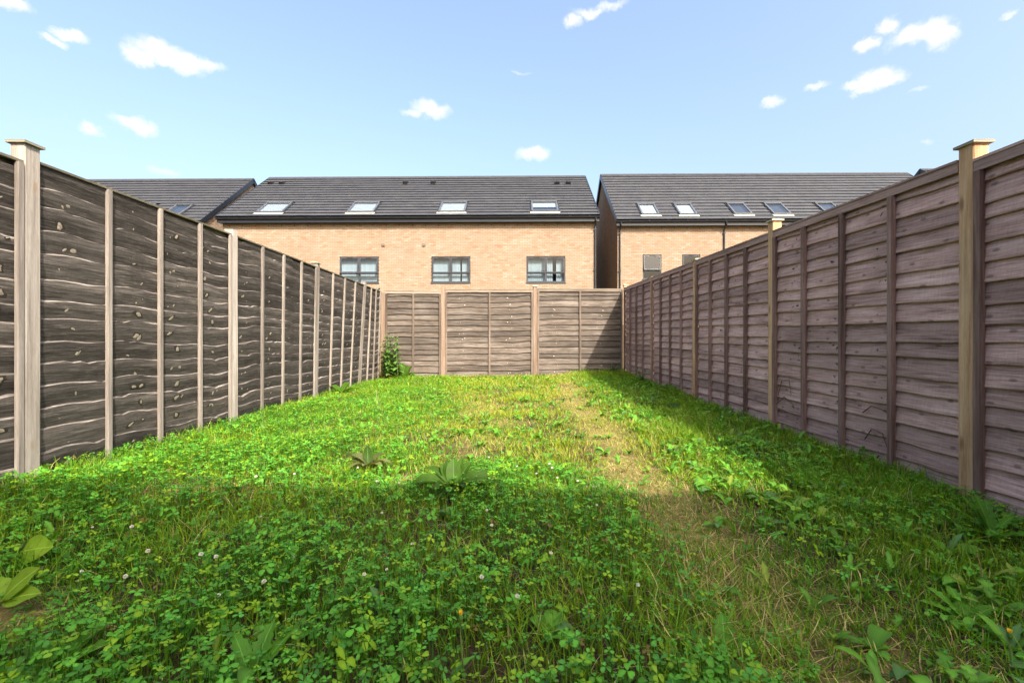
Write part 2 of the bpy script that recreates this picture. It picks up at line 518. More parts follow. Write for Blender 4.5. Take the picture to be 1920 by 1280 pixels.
M['foliage'] = leaf_mat('small_green_leaf', True)
M['dock'] = leaf_mat('dock_leaf', False, (0.042, 0.095, 0.008), 0.55, 0.4, True)
M['dock_dull'] = leaf_mat('purplish_dock_leaf', False, (0.10, 0.11, 0.035), 0.45, 0.35, True)
M['dock_yellow'] = leaf_mat('yellowing_broad_leaf', False, (0.15, 0.25, 0.02), 0.55, 0.4, True)
M['dandelion'] = leaf_mat('dandelion_leaf', False, (0.075, 0.20, 0.018), 0.45, 0.4, True)
M['nettle'] = leaf_mat('nettle_leaf', False, (0.07, 0.155, 0.025), 0.55, 0.3, True)
M['dead_leaf'] = leaf_mat('withered_leaf', False, (0.17, 0.10, 0.03), 0.7, 0.3)
M['stem'] = plain('green_stem', (0.12, 0.17, 0.04), 0.6)
M['dry_stem'] = plain('dry_stem', (0.09, 0.055, 0.035), 0.8)
M['petal'] = plain('clover_petal', (0.72, 0.68, 0.58), 0.8, 0.2, 220)
M['yellow_petal'] = plain('dandelion_petal', (0.75, 0.45, 0.02), 0.7)


# ------------------------------------------------------------------ ground
def sstep(a, b, x):
    t = np.clip((np.asarray(x, float) - a) / (b - a), 0, 1)
    return t * t * (3 - 2 * t)


_ph = rng.uniform(0, 6.28, (40, 2)); _dr = rng.uniform(0, 6.28, 40)


def nz2(x, y, scale, seed=0, octs=3):
    """cheap smooth noise, about -1..1"""
    v = 0; a = 1.0; tot = 0
    for o in range(octs):
        for k in range(3):
            i = (seed * 7 + o * 3 + k) % 40
            d = _dr[i]
            v = v + a * np.sin((x * math.cos(d) + y * math.sin(d)) * scale * (1 + .37 * k) * 2 ** o + _ph[i, 0] + 1.3 * np.sin((x * math.sin(d) - y * math.cos(d)) * scale * 1.1 * 2 ** o + _ph[i, 1]))
        tot += 3 * a; a *= 0.55
    return v / tot * 1.6


def ground_z(x, y):
    x = np.asarray(x, float); y = np.asarray(y, float)
    t = np.clip((y - 2.0) / 8.0, -0.2, 1.2); u = np.clip((x + 2.8) / 5.3, -0.3, 1.3)
    near = 0.0 * (1 - u) - 0.05 * u
    far = 0.02 * (1 - u) + 0.12 * u
    return near * (1 - t) + far * t + 0.018 * nz2(x, y, 1.3, 2) + 0.008 * nz2(x, y, 5.0, 4, 2) - 0.02


def ground_pt(px, py, h=0.0):
    """where the sight line through a photo pixel meets the lawn"""
    y = 3.0
    for _ in range(30):
        x = (px - 960) / F * y
        y = (CAM_Z - float(ground_z(x, y)) - h) * F / (py - 640)
        y = min(y, 9.40 + 0.084 * (x + 2.79), (2.60 if px < 960 else 2.32) * F / max(1, abs(px - 960)))
    x = (px - 960) / F * y
    return x, y, float(ground_z(x, y))


def path_x(y):
    return 0.80 + 0.05 * np.sin(y * 1.7) + np.clip(y - 5, 0, 5) * 0.055


def bare(x, y):
    q = np.exp(-(((x + 1.75) / .3) ** 2 + ((y - 2.45) / .16) ** 2)) * 0.9      # scrape by the left fence
    s = np.exp(-(((x + 1.53) / .16) ** 2 + ((y - 1.36) / .13) ** 2)) * 1.0     # soil at the bottom left
    r = np.exp(-(((x + .60) / .17) ** 2 + ((y - 2.72) / .13) ** 2)) * 0.9      # beside the drooping dock
    return np.maximum.reduce([q, s, r])


def dryness(x, y):
    p = np.exp(-((x - path_x(y)) / (0.235 + 0.03 * np.sin(y * 3) + 0.08 * (1 - sstep(1.6, 3.0, y)))) ** 2) * np.clip(0.78 + 0.4 * nz2(x, y, 3.4, 1), 0.45, 1) * (1 - 0.2 * sstep(2.2, 3.4, y))
    a = np.exp(-(((x + 0.15) / 1.1) ** 2 + ((y - 5.2) / 2.2) ** 2)) * np.clip(0.15 + 0.8 * nz2(x, y, 3.2, 5), 0, 0.6)
    return np.clip(np.maximum.reduce([p, a, bare(x, y)]), 0, 1)


def clover_density(x, y):
    n = nz2(x, y, 1.6, 7)
    near = (1 - sstep(0.35, 0.85, x + 0.18 * n)) * (1 - sstep(2.6, 3.6, y + 0.4 * n))
    left = (1 - sstep(-1.5, -0.1, x + 0.35 * n)) * (1 - 0.55 * sstep(5, 9, y))
    rgt = 0.30 * sstep(1.0, 1.5, x) * (1 - sstep(5, 9, y))
    mid = 0.22 * (1 - sstep(0.0, 0.6, np.abs(x - path_x(y)) * -1 + 0.6))
    d = np.maximum.reduce([near, left, rgt, mid])
    hole = np.exp(-(((x + 0.55) / .35) ** 2 + ((y - 2.05) / .3) ** 2)) + np.exp(-(((x - .28) / .3) ** 2 + ((y - 1.45) / .25) ** 2))
    return np.clip(d * (0.66 + 0.6 * nz2(x, y, 4.6, 3)) * (1 - 0.75 * np.clip(hole, 0, 1)) * (1 - 0.85 * bare(x, y)), 0, 1)


def build_ground():
    xs = np.concatenate([[-1500, -300, -80, -30, -12, -6], np.linspace(-3.6, 3.6, 73), [6, 12, 30, 80, 300, 1500]])
    ys = np.concatenate([[-1500, -300, -80, -30, -12, -5, -2], np.linspace(-1, 11, 121), [13, 16, 22, 30, 60, 150, 500, 2500]])
    X, Y = np.meshgrid(xs, ys)
    Z = np.where((np.abs(X) < 4) & (Y > -1.5) & (Y < 11.5), ground_z(X, Y), -0.03)
    nx, ny = len(xs), len(ys)
    V = np.stack([X, Y, Z], -1).reshape(-1, 3)
    i = (np.arange(ny - 1)[:, None] * nx + np.arange(nx - 1)[None]).reshape(-1)
    Fq = np.stack([i, i + 1, i + nx + 1, i + nx], -1)
    me = bpy.data.meshes.new('ground')
    me.from_pydata(V.tolist(), [], Fq.tolist())
    me.polygons.foreach_set('use_smooth', [True] * len(Fq))
    m, nt, N, K, b = new_mat('lawn_soil')
    tc = N('ShaderNodeTexCoord')
    n1 = noise(nt, tc.outputs['Object'], 9, 6, 0.65)
    n2 = noise(nt, tc.outputs['Object'], 120, 4, 0.7)
    at = N('ShaderNodeVertexColor'); at.layer_name = 'dry'
    soil = ramp(nt, [(0.35, (0.030, 0.020, 0.012)), (0.65, (0.085, 0.058, 0.034))]); K(n2.outputs[0], soil.inputs[0])
    thatch = ramp(nt, [(0.3, (0.11, 0.09, 0.025)), (0.7, (0.33, 0.28, 0.10))]); K(n2.outputs[0], thatch.inputs[0])
    f = mathn(nt, 'ADD', at.outputs[0], mathn(nt, 'MULTIPLY', mathn(nt, 'SUBTRACT', n1.outputs[0], 0.5), 0.8))
    mr = N('ShaderNodeMapRange'); mr.inputs['From Min'].default_value = 0.1; mr.inputs['From Max'].default_value = 0.7
    K(f, mr.inputs['Value'])
    K(mixc(nt, mr.outputs[0], soil.outputs[0], thatch.outputs[0]), b.inputs['Base Color'])
    b.inputs['Roughness'].default_value = 0.95
    b.inputs['Specular IOR Level'].default_value = 0.1
    bp = N('ShaderNodeBump'); bp.inputs['Strength'].default_value = 0.8; bp.inputs['Distance'].default_value = 0.01
    K(n2.outputs[0], bp.inputs['Height']); K(bp.outputs[0], b.inputs['Normal'])
    me.materials.append(m)
    a = me.color_attributes.new('dry', 'FLOAT_COLOR', 'POINT')
    d = np.where((np.abs(V[:, 0]) < 4) & (np.abs(V[:, 1]) < 12), dryness(V[:, 0], V[:, 1]), 0.3)
    a.data.foreach_set('color', np.stack([d, d, d, np.ones_like(d)], -1).reshape(-1))
    o = link(bpy.data.objects.new('ground', me))
    tag(o, 'rough uneven garden ground of soil and dry thatch under the lawn', None, kind='structure')


build_ground()


# ------------------------------------------------------------------ houses
def copy_obj(src, name, parent, loc, rot=None):
    o = src.copy()
    o.name = name
    o.parent = parent
    o.location = loc
    if rot is not None: o.rotation_euler = rot
    COL.objects.link(o)
    return o


def brick_tone():
    t = random.random()
    base = random.choice([(0.236, 0.172, 0.122), (0.244, 0.184, 0.136), (0.232, 0.163, 0.112), (0.246, 0.194, 0.15), (0.238, 0.173, 0.123), (0.241, 0.181, 0.133)])
    if t < 0.04: base = (0.235, 0.145, 0.09)
    elif t < 0.08: base = (0.275, 0.215, 0.168)
    k = random.uniform(0.96, 1.04)
    return (*[c * k for c in base], 1)


def brick_rows(mb, length, z0, z1, put, openings=(), top=None):
    """put(u0,u1,za,zb) adds one brick; stretcher bond, bricks cut at openings"""
    gauge, mod = 0.075, 0.225
    r = 0; z = z0
    while z + 0.065 <= z1 + 1e-6:
        zc = z + 0.0325
        gaps = [(a, b) for (a, b, lo, hi) in openings if lo - 0.02 < zc < hi + 0.02]
        u = -mod * 0.5 * (r % 2)
        lo_u, hi_u = (0, length) if top is None else top(z + 0.065)
        while u < length:
            a, b = max(u, lo_u), min(u + 0.215, hi_u)
            segs = [(a, b)] if b - a > 0.03 else []
            for (ga, gb) in gaps:
                ns = []
                for (p, q) in segs:
                    if q <= ga or p >= gb: ns.append((p, q)); continue
                    if p < ga - 0.03: ns.append((p, ga))
                    if q > gb + 0.03: ns.append((gb, q))
                segs = ns
            for (p, q) in segs:
                mb.cur = brick_tone()
                put(p, q, z, z + 0.065)
            u += mod
        z += gauge; r += 1


def make_house(label, origin, rz, W, eave_z, D, ridge_z, windows=(), skylights=(), vents=(), wall_vents=(), pipes=(),
               brick_from=1.6, left_gable=False, right_gable=False, single_tiles=300, tile_x=None, blinds=True, bricks=True, group=None, base=-0.3):
    """facade along local x at y=0 facing -y, garden eave at y=-EO, ridge at y=D, mirrored back"""
    EO = 0.35                                                    # eave overhang
    VO = 0.10                                                    # verge overhang
    slope = math.atan2(ridge_z - eave_z, D + EO)
    cs, sn = math.cos(slope), math.sin(slope)
    wall_top = eave_z - 0.22
    h = empty('brick_house', origin, label, 'house', group, rz)
    T = 0.12                                                     # leaf of wall
    # ---- wall with real openings
    w = MB()
    ops = sorted([(x - ww / 2, x + ww / 2, z - hh / 2, z + hh / 2) for (x, z, ww, hh, *_r) in windows])
    if ops:
        zlo = min(o[2] for o in ops); zhi = max(o[3] for o in ops)
        w.box(0, W, 0, T, base, zlo); w.box(0, W, 0, T, zhi, wall_top)
        x = 0
        for (a, b_, lo, hi) in ops:
            w.box(x, a, 0, T, zlo, zhi); x = b_
            if lo > zlo + 1e-4: w.box(a, b_, 0, T, zlo, lo)
            if hi < zhi - 1e-4: w.box(a, b_, 0, T, hi, zhi)
        w.box(x, W, 0, T, zlo, zhi)
    else:
        w.box(0, W, 0, T, base, wall_top)
    BY = 2 * D                                                   # back wall face
    w.box(0, W, BY - T, BY, base, wall_top)
    gz = lambda y: eave_z - 0.10 + (ridge_z - eave_z) * (1 - abs(y - D) / (D + EO)) - 0.0
    for (xa, xb) in ((0, T), (W - T, W)):
        pts = [(T, base), (BY - T, base), (BY - T, gz(BY - T) - 0.05), (D, gz(D) - 0.05), (T, gz(T) - 0.05)]
        w.face([(xa, y, z) for y, z in pts][::-1]); w.face([(xb, y, z) for y, z in pts])
        for k in range(len(pts)):
            p, q = pts[k], pts[(k + 1) % len(pts)]
            w.face([(xa, *p), (xb, *p), (xb, *q), (xa, *q)])
    wall = w.build('wall', M['mortar'], h)
    # ---- bricks
    if bricks:
        b = MB()
        P = 0.006
        brick_rows(b, W, brick_from, wall_top, lambda u0, u1, za, zb: b.box(u0, u1, -P - random.uniform(0, .002), 0.004, za, zb, skip=(2,)), ops)
        for on, xf, sg in ((left_gable, 0, -1), (right_gable, W, 1)):
            if not on: continue
            def top(z):
                if z < gz(0): return (0, BY)
                t = (z - gz(0)) / (gz(D) - gz(0)) * D
                return (t + 0.1, BY - t - 0.1)
            if sg < 0: brick_rows(b, BY, brick_from, gz(D) - 0.15, lambda u0, u1, za, zb: b.box(-P, 0.004, u0, u1, za, zb, skip=(1,)), (), top)
            else: brick_rows(b, BY, brick_from, gz(D) - 0.15, lambda u0, u1, za, zb: b.box(W - 0.004, W + P, u0, u1, za, zb, skip=(3,)), (), top)
        bo = b.build('bricks', M['brick'], wall)
        tag(bo, kind='stuff')
        # weep vents in the top course
        wv = MB(); x = 0.3
        while x < W:
            wv.box(x, x + 0.035, -0.011, -0.0065, wall_top - 0.145, wall_top - 0.085); x += 0.60
        tag(wv.build('weep_vents', M['black'], wall), kind='stuff')
    # ---- roof
    def rp(x, s, n=0.0, back=False):
        """point on the roof plane: s metres up the slope from the eave edge, n above it"""
        y = -EO + s * cs - n * sn; z = eave_z + s * sn + n * cs
        return (x, 2 * D - y if back else y, z)
    SL = (D + EO) / cs
    rf = MB()
    for back in (False, True):
        q = [rp(-VO, 0.02, -0.06, back), rp(W + VO, 0.02, -0.06, back), rp(W + VO, SL, -0.06, back), rp(-VO, SL, -0.06, back)]
        u = [rp(-VO, 0.02, -0.14, back), rp(W + VO, 0.02, -0.14, back), rp(W + VO, SL, -0.14, back), rp(-VO, SL, -0.14, back)]
        rf.hexa(u, q) if not back else rf.hexa([u[1], u[0], u[3], u[2]], [q[1], q[0], q[3], q[2]])
    roof = rf.build('roof', M['underlay'], h)
    ncourse = 16
    g = SL / ncourse
    tw = 0.33
    ang = math.atan2(0.040, g)
    holes = []
    for (sx, s0, s1, sw, kind) in skylights: holes.append((sx - sw / 2 - 0.05, sx + sw / 2 + 0.05, s0 - 0.02, s1 + 0.05))
    t = MB(); t.cur = (1, 1, 1, 0.999)                            # one tile, local: x width, y up slope, z normal; nose undercut
    L, th = g + 0.06, 0.038
    wv_ = tw - 0.004
    t.hexa([(-wv_ / 2, 0.055, 0), (wv_ / 2, 0.055, 0), (wv_ / 2, L, 0), (-wv_ / 2, L, 0)],
           [(-wv_ / 2, 0, th), (wv_ / 2, 0, th), (wv_ / 2, L, th), (-wv_ / 2, L, th)], skip=('bottom', 2))
    rot = (slope - ang, 0, 0)
    proto = None; made = 0
    rest = MB()
    A = Matrix.Rotation(slope - ang, 4, 'X')
    for c in range(ncourse):
        off = tw / 2 * (c % 2)
        nt_ = int(W / tw) + 2
        for k in range(nt_):
            x = -VO + tw / 2 + k * tw - off
            xa, xb = x - wv_ / 2, x + wv_ / 2
            if xb < -VO + 0.03 or xa > W + VO - 0.03: continue
            s = c * g
            parts = [(max(xa, -VO), min(xb, W + VO))]
            for (ha, hb, hs0, hs1) in holes:
                if s + 0.6 * g > hs0 and s + 0.4 * g < hs1:
                    np_ = []
                    for (p, q) in parts:
                        if q <= ha or p >= hb: np_.append((p, q)); continue
                        if p < ha - 0.02: np_.append((p, ha))
                        if q > hb + 0.02: np_.append((hb, q))
                    parts = np_
            whole = len(parts) == 1 and abs(parts[0][1] - parts[0][0] - wv_) < 1e-4
            inr = tile_x is None or (tile_x[0] < x < tile_x[1])
            jit = random.uniform(-0.004, 0.004)
            if whole and made < single_tiles and inr:
                loc = rp(x, s + jit, 0.0)
                if proto is None:
                    proto = t.build('tile', M['tile'], roof); proto.location = loc; proto.rotation_euler = rot
                else:
                    copy_obj(proto, 'tile', roof, loc, rot)
                made += 1
            else:
                for (p, q) in parts:
                    tone = random.uniform(0.91, 1.09)
                    rest.cur = (tone, tone, tone * random.uniform(.97, 1.03), 1)
                    o = Vector(rp(0, s + jit, 0.0))
                    loc_pts = [(p, 0.055, 0), (q, 0.055, 0), (q, L, 0), (p, L, 0), (p, 0, th), (q, 0, th), (q, L, th), (p, L, th)]
                    wp = [tuple(A @ Vector(v) + o) for v in loc_pts]
                    rest.hexa(wp[:4], wp[4:], skip=('bottom', 2))
    tag(rest.build('tiles', M['tile'], roof), kind='stuff')
    # back slope: plain courses
    bk = MB(); bk.cur = (1, 1, 1, 0.999)
    for c in range(ncourse):
        o = [rp(-VO, c * g, 0.024, True), rp(W + VO, c * g, 0.024, True), rp(W + VO, c * g + g, 0.0, True), rp(-VO, c * g + g, 0.0, True)]
        bk.face([o[1], o[0], o[3], o[2]])
        lo = [rp(-VO, c * g, 0.0, True), rp(W + VO, c * g, 0.0, True)]
        bk.face([lo[1], lo[0], o[0], o[1]])
    tag(bk.build('back_tiles', M['tile'], roof), kind='stuff')
    # ridge
    rd = MB(); rd.cur = (1, 1, 1, 0.999); x = -VO
    while x < W + VO:
        xe = min(x + 0.445, W + VO)
        a_, z_ = 0.15, ridge_z
        rd.face([(x, D - a_, z_ - 0.075), (xe, D - a_, z_ - 0.075), (xe, D - .03, z_ + 0.045), (x, D - .03, z_ + 0.045)])
        rd.face([(x, D - .03, z_ + 0.045), (xe, D - .03, z_ + 0.045), (xe, D + .03, z_ + 0.045), (x, D + .03, z_ + 0.045)])
        rd.face([(x, D + .03, z_ + 0.045), (xe, D + .03, z_ + 0.045), (xe, D + a_, z_ - 0.075), (x, D + a_, z_ - 0.075)])
        rd.face([(x, D - a_, z_ - 0.075), (x, D - .03, z_ + 0.045), (x, D + .03, z_ + 0.045), (x, D + a_, z_ - 0.075)][::-1])
        x = xe + 0.006
    rd.build('ridge_tiles', M['tile'], roof)
    # verges
    for xa, xb in ((-VO - 0.03, -VO + 0.012), (W + VO - 0.012, W + VO + 0.03)):
        vg = MB()
        for back in (False, True):
            q = [rp(xa, 0, 0.035, back), rp(xb, 0, 0.035, back), rp(xb, SL, 0.035, back), rp(xa, SL, 0.035, back)]
            u = [rp(xa, 0, -0.17, back), rp(xb, 0, -0.17, back), rp(xb, SL, -0.17, back), rp(xa, SL, -0.17, back)]
            vg.hexa(u, q) if not back else vg.hexa([u[1], u[0], u[3], u[2]], [q[1], q[0], q[3], q[2]])
        vg.build('verge', M['fascia'], h)
    # fascia + soffit, gutter
    fs = MB()
    fs.box(-VO, W + VO, -EO + 0.09, -EO + 0.115, eave_z - 0.26, eave_z - 0.035)
    fs.box(-VO, W + VO, -EO + 0.116, -0.013, eave_z - 0.245, eave_z - 0.225)
    fs.build('fascia', M['fascia'], h)
    gt = MB(); seg = 7; r_ = 0.058
    prof = [(-EO + 0.03 + r_ * math.cos(math.pi + math.pi * i / seg), eave_z - 0.045 + 1.25 * r_ * math.sin(math.pi + math.pi * i / seg)) for i in range(seg + 1)]
    for i in range(seg):
        (y0, z0), (y1, z1) = prof[i], prof[i + 1]
        gt.face([(-VO - .02, y0, z0), (-VO - .02, y1, z1), (W + VO + .02, y1, z1), (W + VO + .02, y0, z0)])
    gt.face([(-VO - .02, *p) for p in prof]); gt.face([(W + VO + .02, *p) for p in prof][::-1])
    x = 0.5
    while x < W:
        gt.box(x, x + 0.03, -EO - 0.035, -EO - 0.029, eave_z - 0.07, eave_z - 0.035); x += 0.9
    gt.build('gutter', M['fascia'], h)
    # downpipes with swan necks
    for (px_, yoff) in pipes:
        d = MB()
        d.tube([(px_, -EO + 0.03, eave_z - 0.10), (px_, -EO + 0.03, eave_z - 0.22), (px_, -0.06, eave_z - 0.42), (px_, -0.06, base)], 0.036, 8)
        for z in (eave_z - 0.6, eave_z - 2.4, eave_z - 4.2): d.box(px_ - 0.055, px_ + 0.055, -0.10, -0.009, z, z + 0.05)
        d.build('downpipe', M['fascia'], h)
    # ---- windows
    for (x, z, ww, hh, style, tilt) in windows:
        a, b_, lo, hi = x - ww / 2, x + ww / 2, z - hh / 2, z + hh / 2
        fr = MB(); y0, y1 = 0.035, 0.10; fw = 0.055
        a += .004; b_ -= .004; lo += .004; hi -= .004
        tz = lo + (hi - lo) * 0.36                                # transom
        fr.box(a, b_, y0, y1, lo, lo + fw); fr.box(a, b_, y0, y1, hi - fw, hi)
        fr.box(a, a + fw, y0, y1, lo + fw, hi - fw); fr.box(b_ - fw, b_, y0, y1, lo + fw, hi - fw)
        cols = [(a + fw, b_ - fw)]
        if style == 'double':
            fr.box(x - 0.035, x + 0.035, y0, y1, lo + fw, hi - fw)
            cols = [(a + fw, x - 0.035), (x + 0.035, b_ - fw)]
        for (p, q) in cols: fr.box(p, q, y0, y1, tz - 0.03, tz + 0.03)
        win = fr.build('window', M['frame_grey'], h)
        sl = MB(); sl.box(a - 0.03, b_ + 0.03, -0.035, y0 - .002, lo - 0.05, lo - 0.004); sl.build('window_sill', M['frame_grey'], win)
        for ci, (p, q) in enumerate(cols):
            pn = MB(); pn.face([(p, 0.07, lo + fw), (q, 0.07, lo + fw), (q, 0.07, tz - 0.03), (p, 0.07, tz - 0.03)]); pn.build('pane', M['glass'], win)
            # opening top light, hinged along its head
            sh = MB(); s0, s1 = tz + 0.012, hi - 0.018; so = 0.05
            pa, qa = p - 0.022, q + 0.022
            yq = -0.002
            def tl(x_, y_, z_):
                k = (s1 - z_) * math.sin(tilt); return (x_, y_ - k, s1 - (s1 - z_) * math.cos(tilt))
            def tbox(x0, x1, ya, yb, z0, z1):
                sh.hexa([tl(x0, ya, z0), tl(x1, ya, z0), tl(x1, yb, z0), tl(x0, yb, z0)], [tl(x0, ya, z1), tl(x1, ya, z1), tl(x1, yb, z1), tl(x0, yb, z1)])
            tbox(pa, qa, yq, 0.033, s0, s0 + so); tbox(pa, qa, yq, 0.033, s1 - so, s1)
            tbox(pa, pa + so, yq, 0.033, s0 + so, s1 - so); tbox(qa - so, qa, yq, 0.033, s0 + so, s1 - so)
            sash = sh.build('sash', M['frame_grey'], win)
            pn = MB(); pn.face([tl(pa + so, 0.012, s0 + so), tl(qa - so, 0.012, s0 + so), tl(qa - so, 0.012, s1 - so), tl(pa + so, 0.012, s1 - so)])
            pn.build('pane', M['glass'], win)
            vt = MB(); vt.box((pa + qa) / 2 - 0.14, (pa + qa) / 2 + 0.14, yq - 0.012, yq - 0.001, s1 - 0.03, s1 - 0.008); vt.build('trickle_vent', M['black'], win)
        if blinds:                                               # hanging slats and the head rail
            rl = MB(); rl.box(a + .02, b_ - .02, 0.20, 0.25, hi - 0.06, hi - 0.01); rl.build('blind_rail', M['blind'], win)
            xx = a + 0.05; k = 0
            turn0 = random.uniform(0.15, 0.9)
            part_open = (random.uniform(0.25, 0.45), random.uniform(0.6, 0.9)) if style == 'double' else (2, 2)
            bproto = None
            while xx < b_ - 0.04:
                fr_ = (xx - a) / (b_ - a)
                if tilt > 0 or abs(fr_ - part_open[1]) > 0.03:
                    if bproto is None:
                        bm_ = MB(); hh_ = hi - lo - 0.11
                        bm_.box(-0.046, 0.046, -0.001, 0.001, -hh_, 0); bproto = bm_.build('blind_slat', M['blind'], win)
                        bproto.location = (xx, 0.225, hi - 0.062); bproto.rotation_euler = (0, 0, turn0)
                    else:
                        copy_obj(bproto, 'blind_slat', win, (xx, 0.225, hi - 0.062), (0, 0, turn0 + random.uniform(-.12, .12)))
                xx += 0.085; k += 1
    if windows:
        fl = MB(); fl.box(T + .01, W - T - .01, T + 2.8, T + 2.85, 0, wall_top); fl.build('inner_wall', M['interior'], h)
    # ---- roof windows
    for (sx, s0, s1, sw, kind) in skylights:
        k = MB(); fwid = 0.075; up = 0.085
        def sb(x0, x1, a_, b__, n0, n1):
            k.hexa([rp(x0, a_, n0), rp(x1, a_, n0), rp(x1, b__, n0), rp(x0, b__, n0)], [rp(x0, a_, n1), rp(x1, a_, n1), rp(x1, b__, n1), rp(x0, b__, n1)])
        xa, xb = sx - sw / 2, sx + sw / 2
        sb(xa, xb, s0, s0 + fwid, -0.02, up); sb(xa, xb, s1 - fwid * 1.4, s1, -0.02, up + 0.02)
        sb(xa, xa + fwid, s0 + fwid, s1 - fwid * 1.4, -0.02, up); sb(xb - fwid, xb, s0 + fwid, s1 - fwid * 1.4, -0.02, up)
        sky = k.build('skylight', M['skylight_metal'], h)
        k = MB(); k.face([rp(xa + fwid, s0 + fwid, 0.062), rp(xb - fwid, s0 + fwid, 0.062), rp(xb - fwid, s1 - fwid * 1.4, 0.062), rp(xa + fwid, s1 - fwid * 1.4, 0.062)])
        k.build('pane', M['roof_glass'], sky)
        k = MB(); sb(xa - 0.06, xb + 0.06, s0 - 0.17, s0 - 0.004, 0.030, 0.036); k.build('apron', M['lead'], sky)
        for (p, q) in ((xa - 0.05, xa - 0.003), (xb + 0.003, xb + 0.05)):      # side gutters flashing
            k = MB(); sb(p, q, s0, s1 + 0.04, 0.0, 0.045); k.build('flashing', M['fascia'], sky)
        if kind != 'clear':
            lo_s = s0 + fwid + (0.0 if kind == 'blind' else (s1 - s0) * 0.42)
            k = MB(); k.face([rp(xa + fwid, lo_s, 0.02), rp(xb - fwid, lo_s, 0.02), rp(xb - fwid, s1 - fwid, 0.02), rp(xa + fwid, s1 - fwid, 0.02)])
            k.build('blind', M['blind'], sky)
    for (vx, s) in vents:
        k = MB()
        def vb(x0, x1, a_, b__, n0, n1):
            k.hexa([rp(x0, a_, n0), rp(x1, a_, n0), rp(x1, b__, n0), rp(x0, b__, n0)], [rp(x0, a_, n1), rp(x1, a_, n1), rp(x1, b__, n1 * .5), rp(x0, b__, n1 * .5)])
        vb(vx - 0.11, vx + 0.11, s - 0.04, s + 0.30, 0.01, 0.16)
        k.build('roof_vent', M['black'], h)
    for (vx, vz) in wall_vents:
        k = MB(); k.box(vx - 0.075, vx + 0.075, -0.05, -0.008, vz - 0.075, vz + 0.075)
        for i in range(4): k.box(vx - 0.065, vx + 0.065, -0.062, -0.051, vz - 0.065 + i * 0.035, vz - 0.045 + i * 0.035)
        k.build('vent_cover', M['vent_cover'], h)
    return h


class House:
    """plan frame of a house, to read positions along its facade or roof off the photograph"""
    def __init__(s, origin, rz): s.o = Vector(origin); s.rz = rz

    def facade(s, px, py, y0=0.0):
        d = Vector(((px - 960) / F, 1, (640 - py) / F))
        inv = Matrix.Rotation(-s.rz, 3, 'Z')
        c = inv @ (Vector((0, 0, CAM_Z)) - s.o); d = inv @ d
        t = (y0 - c.y) / d.y
        p = c + d * t
        return p.x, p.z

    def roof(s, px, py, eave_z, D, ridge_z, EO=0.35):
        d = Vector(((px - 960) / F, 1, (640 - py) / F))
        inv = Matrix.Rotation(-s.rz, 3, 'Z')
        c = inv @ (Vector((0, 0, CAM_Z)) - s.o); d = inv @ d
        a = math.atan2(ridge_z - eave_z, D + EO)
        n = Vector((0, -math.sin(a), math.cos(a)))
        p0 = Vector((0, -EO, eave_z))
        t = n.dot(p0 - c) / n.dot(d)
        p = c + d * t
        return p.x, (p.y + EO) / math.cos(a)


HR = -R(0.87)
# middle house
ho = Vector((-13.25, 20.85, 0)); H1 = House(ho, HR); e1, d1, r1 = 6.42, 4.1, 9.75
def wins(H, boxes, style, tilts):
    o = []
    for (x0, x1, y0, y1), tl in zip(boxes, tilts):
        a, zt = H.facade(x0, y0); b, zb = H.facade(x1, y1)
        o.append(((a + b) / 2, (zt + zb) / 2, b - a, zt - zb, style, tl))
    zc = sum(w[1] for w in o) / len(o); hh = sum(w[3] for w in o) / len(o)
    return [(w[0], zc, w[2], hh, w[4], w[5]) for w in o]
def skys(H, items, e, d, r, w, ln=1.2):
    o = []
    for (px, py, kind) in items:
        x, s = H.roof(px, py, e, d, r)
        o.append((x, s, s + ln, w, kind))
    return o
w1 = wins(H1, [(637, 710, 482, 530), (809, 882, 481.5, 529.5), (987, 1060, 481, 529)], 'double', (0.13, 0.0, 0.0))
s1 = skys(H1, [(505, 400, 'blind'), (676, 399.5, 'blind'), (847, 399, 'blind'), (1022, 398, 'half')], e1, d1, r1, 1.22)
v1 = [H1.roof(px, 346, e1, d1, r1) for px in (507, 528, 760, 812, 1045, 1066)]
make_house('long buff brick house straight behind the back fence, with three windows and four skylights', ho, HR, 17.05, e1, d1, r1, w1, s1, v1,
           [H1.facade(719, 458.5), H1.facade(795, 458.5)], [(17.0, 0)], brick_from=1.6, tile_x=None)
# house on the right
ho = Vector((5.08, 21.9, 0)); H2 = House(ho, HR); e2, d2, r2 = 6.56, 4.0, 10.27
w2 = wins(H2, [(1205, 1240, 477.5, 523), (1279, 1313, 477, 523)], 'single', (0.10, 0.0))
s2 = skys(H2, [(1220, 404, 'blind'), (1291, 404, 'blind'), (1394, 403, 'clear'), (1467, 403, 'clear'), (1566, 402, 'clear'), (1640, 402, 'clear')], e2, d2, r2, 0.86)
make_house('buff brick house to the right with skylights in pairs and a shaded gable end', ho, HR, 17.0, e2, d2, r2, w2, s2, (), (),
           [(0.10, 0), (H2.facade(1357, 450)[0], 0)], left_gable=True, blinds=False)
# house on the left
ho = Vector((-29.0, 22.1, 0)); H3 = House(ho, HR); e3, d3, r3 = 6.50, 4.0, 10.02
s3 = skys(H3, [(322, 404, 'clear'), (250, 404, 'clear')], e3, d3, r3, 0.86)
make_house('brick house at far left showing only its grey roof and sunlit gable end', ho, HR, 14.15, e3, d3, r3, (), s3, (), (), (),
           right_gable=True, brick_from=3.5, tile_x=(3, 14))
# one more roof peeping over on the far right
ho = Vector((27.2, 26.5, 0))
make_house('distant house at far right with only its dark roof tip above the fence', ho, HR, 10, 9.0, 3.8, 12.25, single_tiles=0, bricks=False)
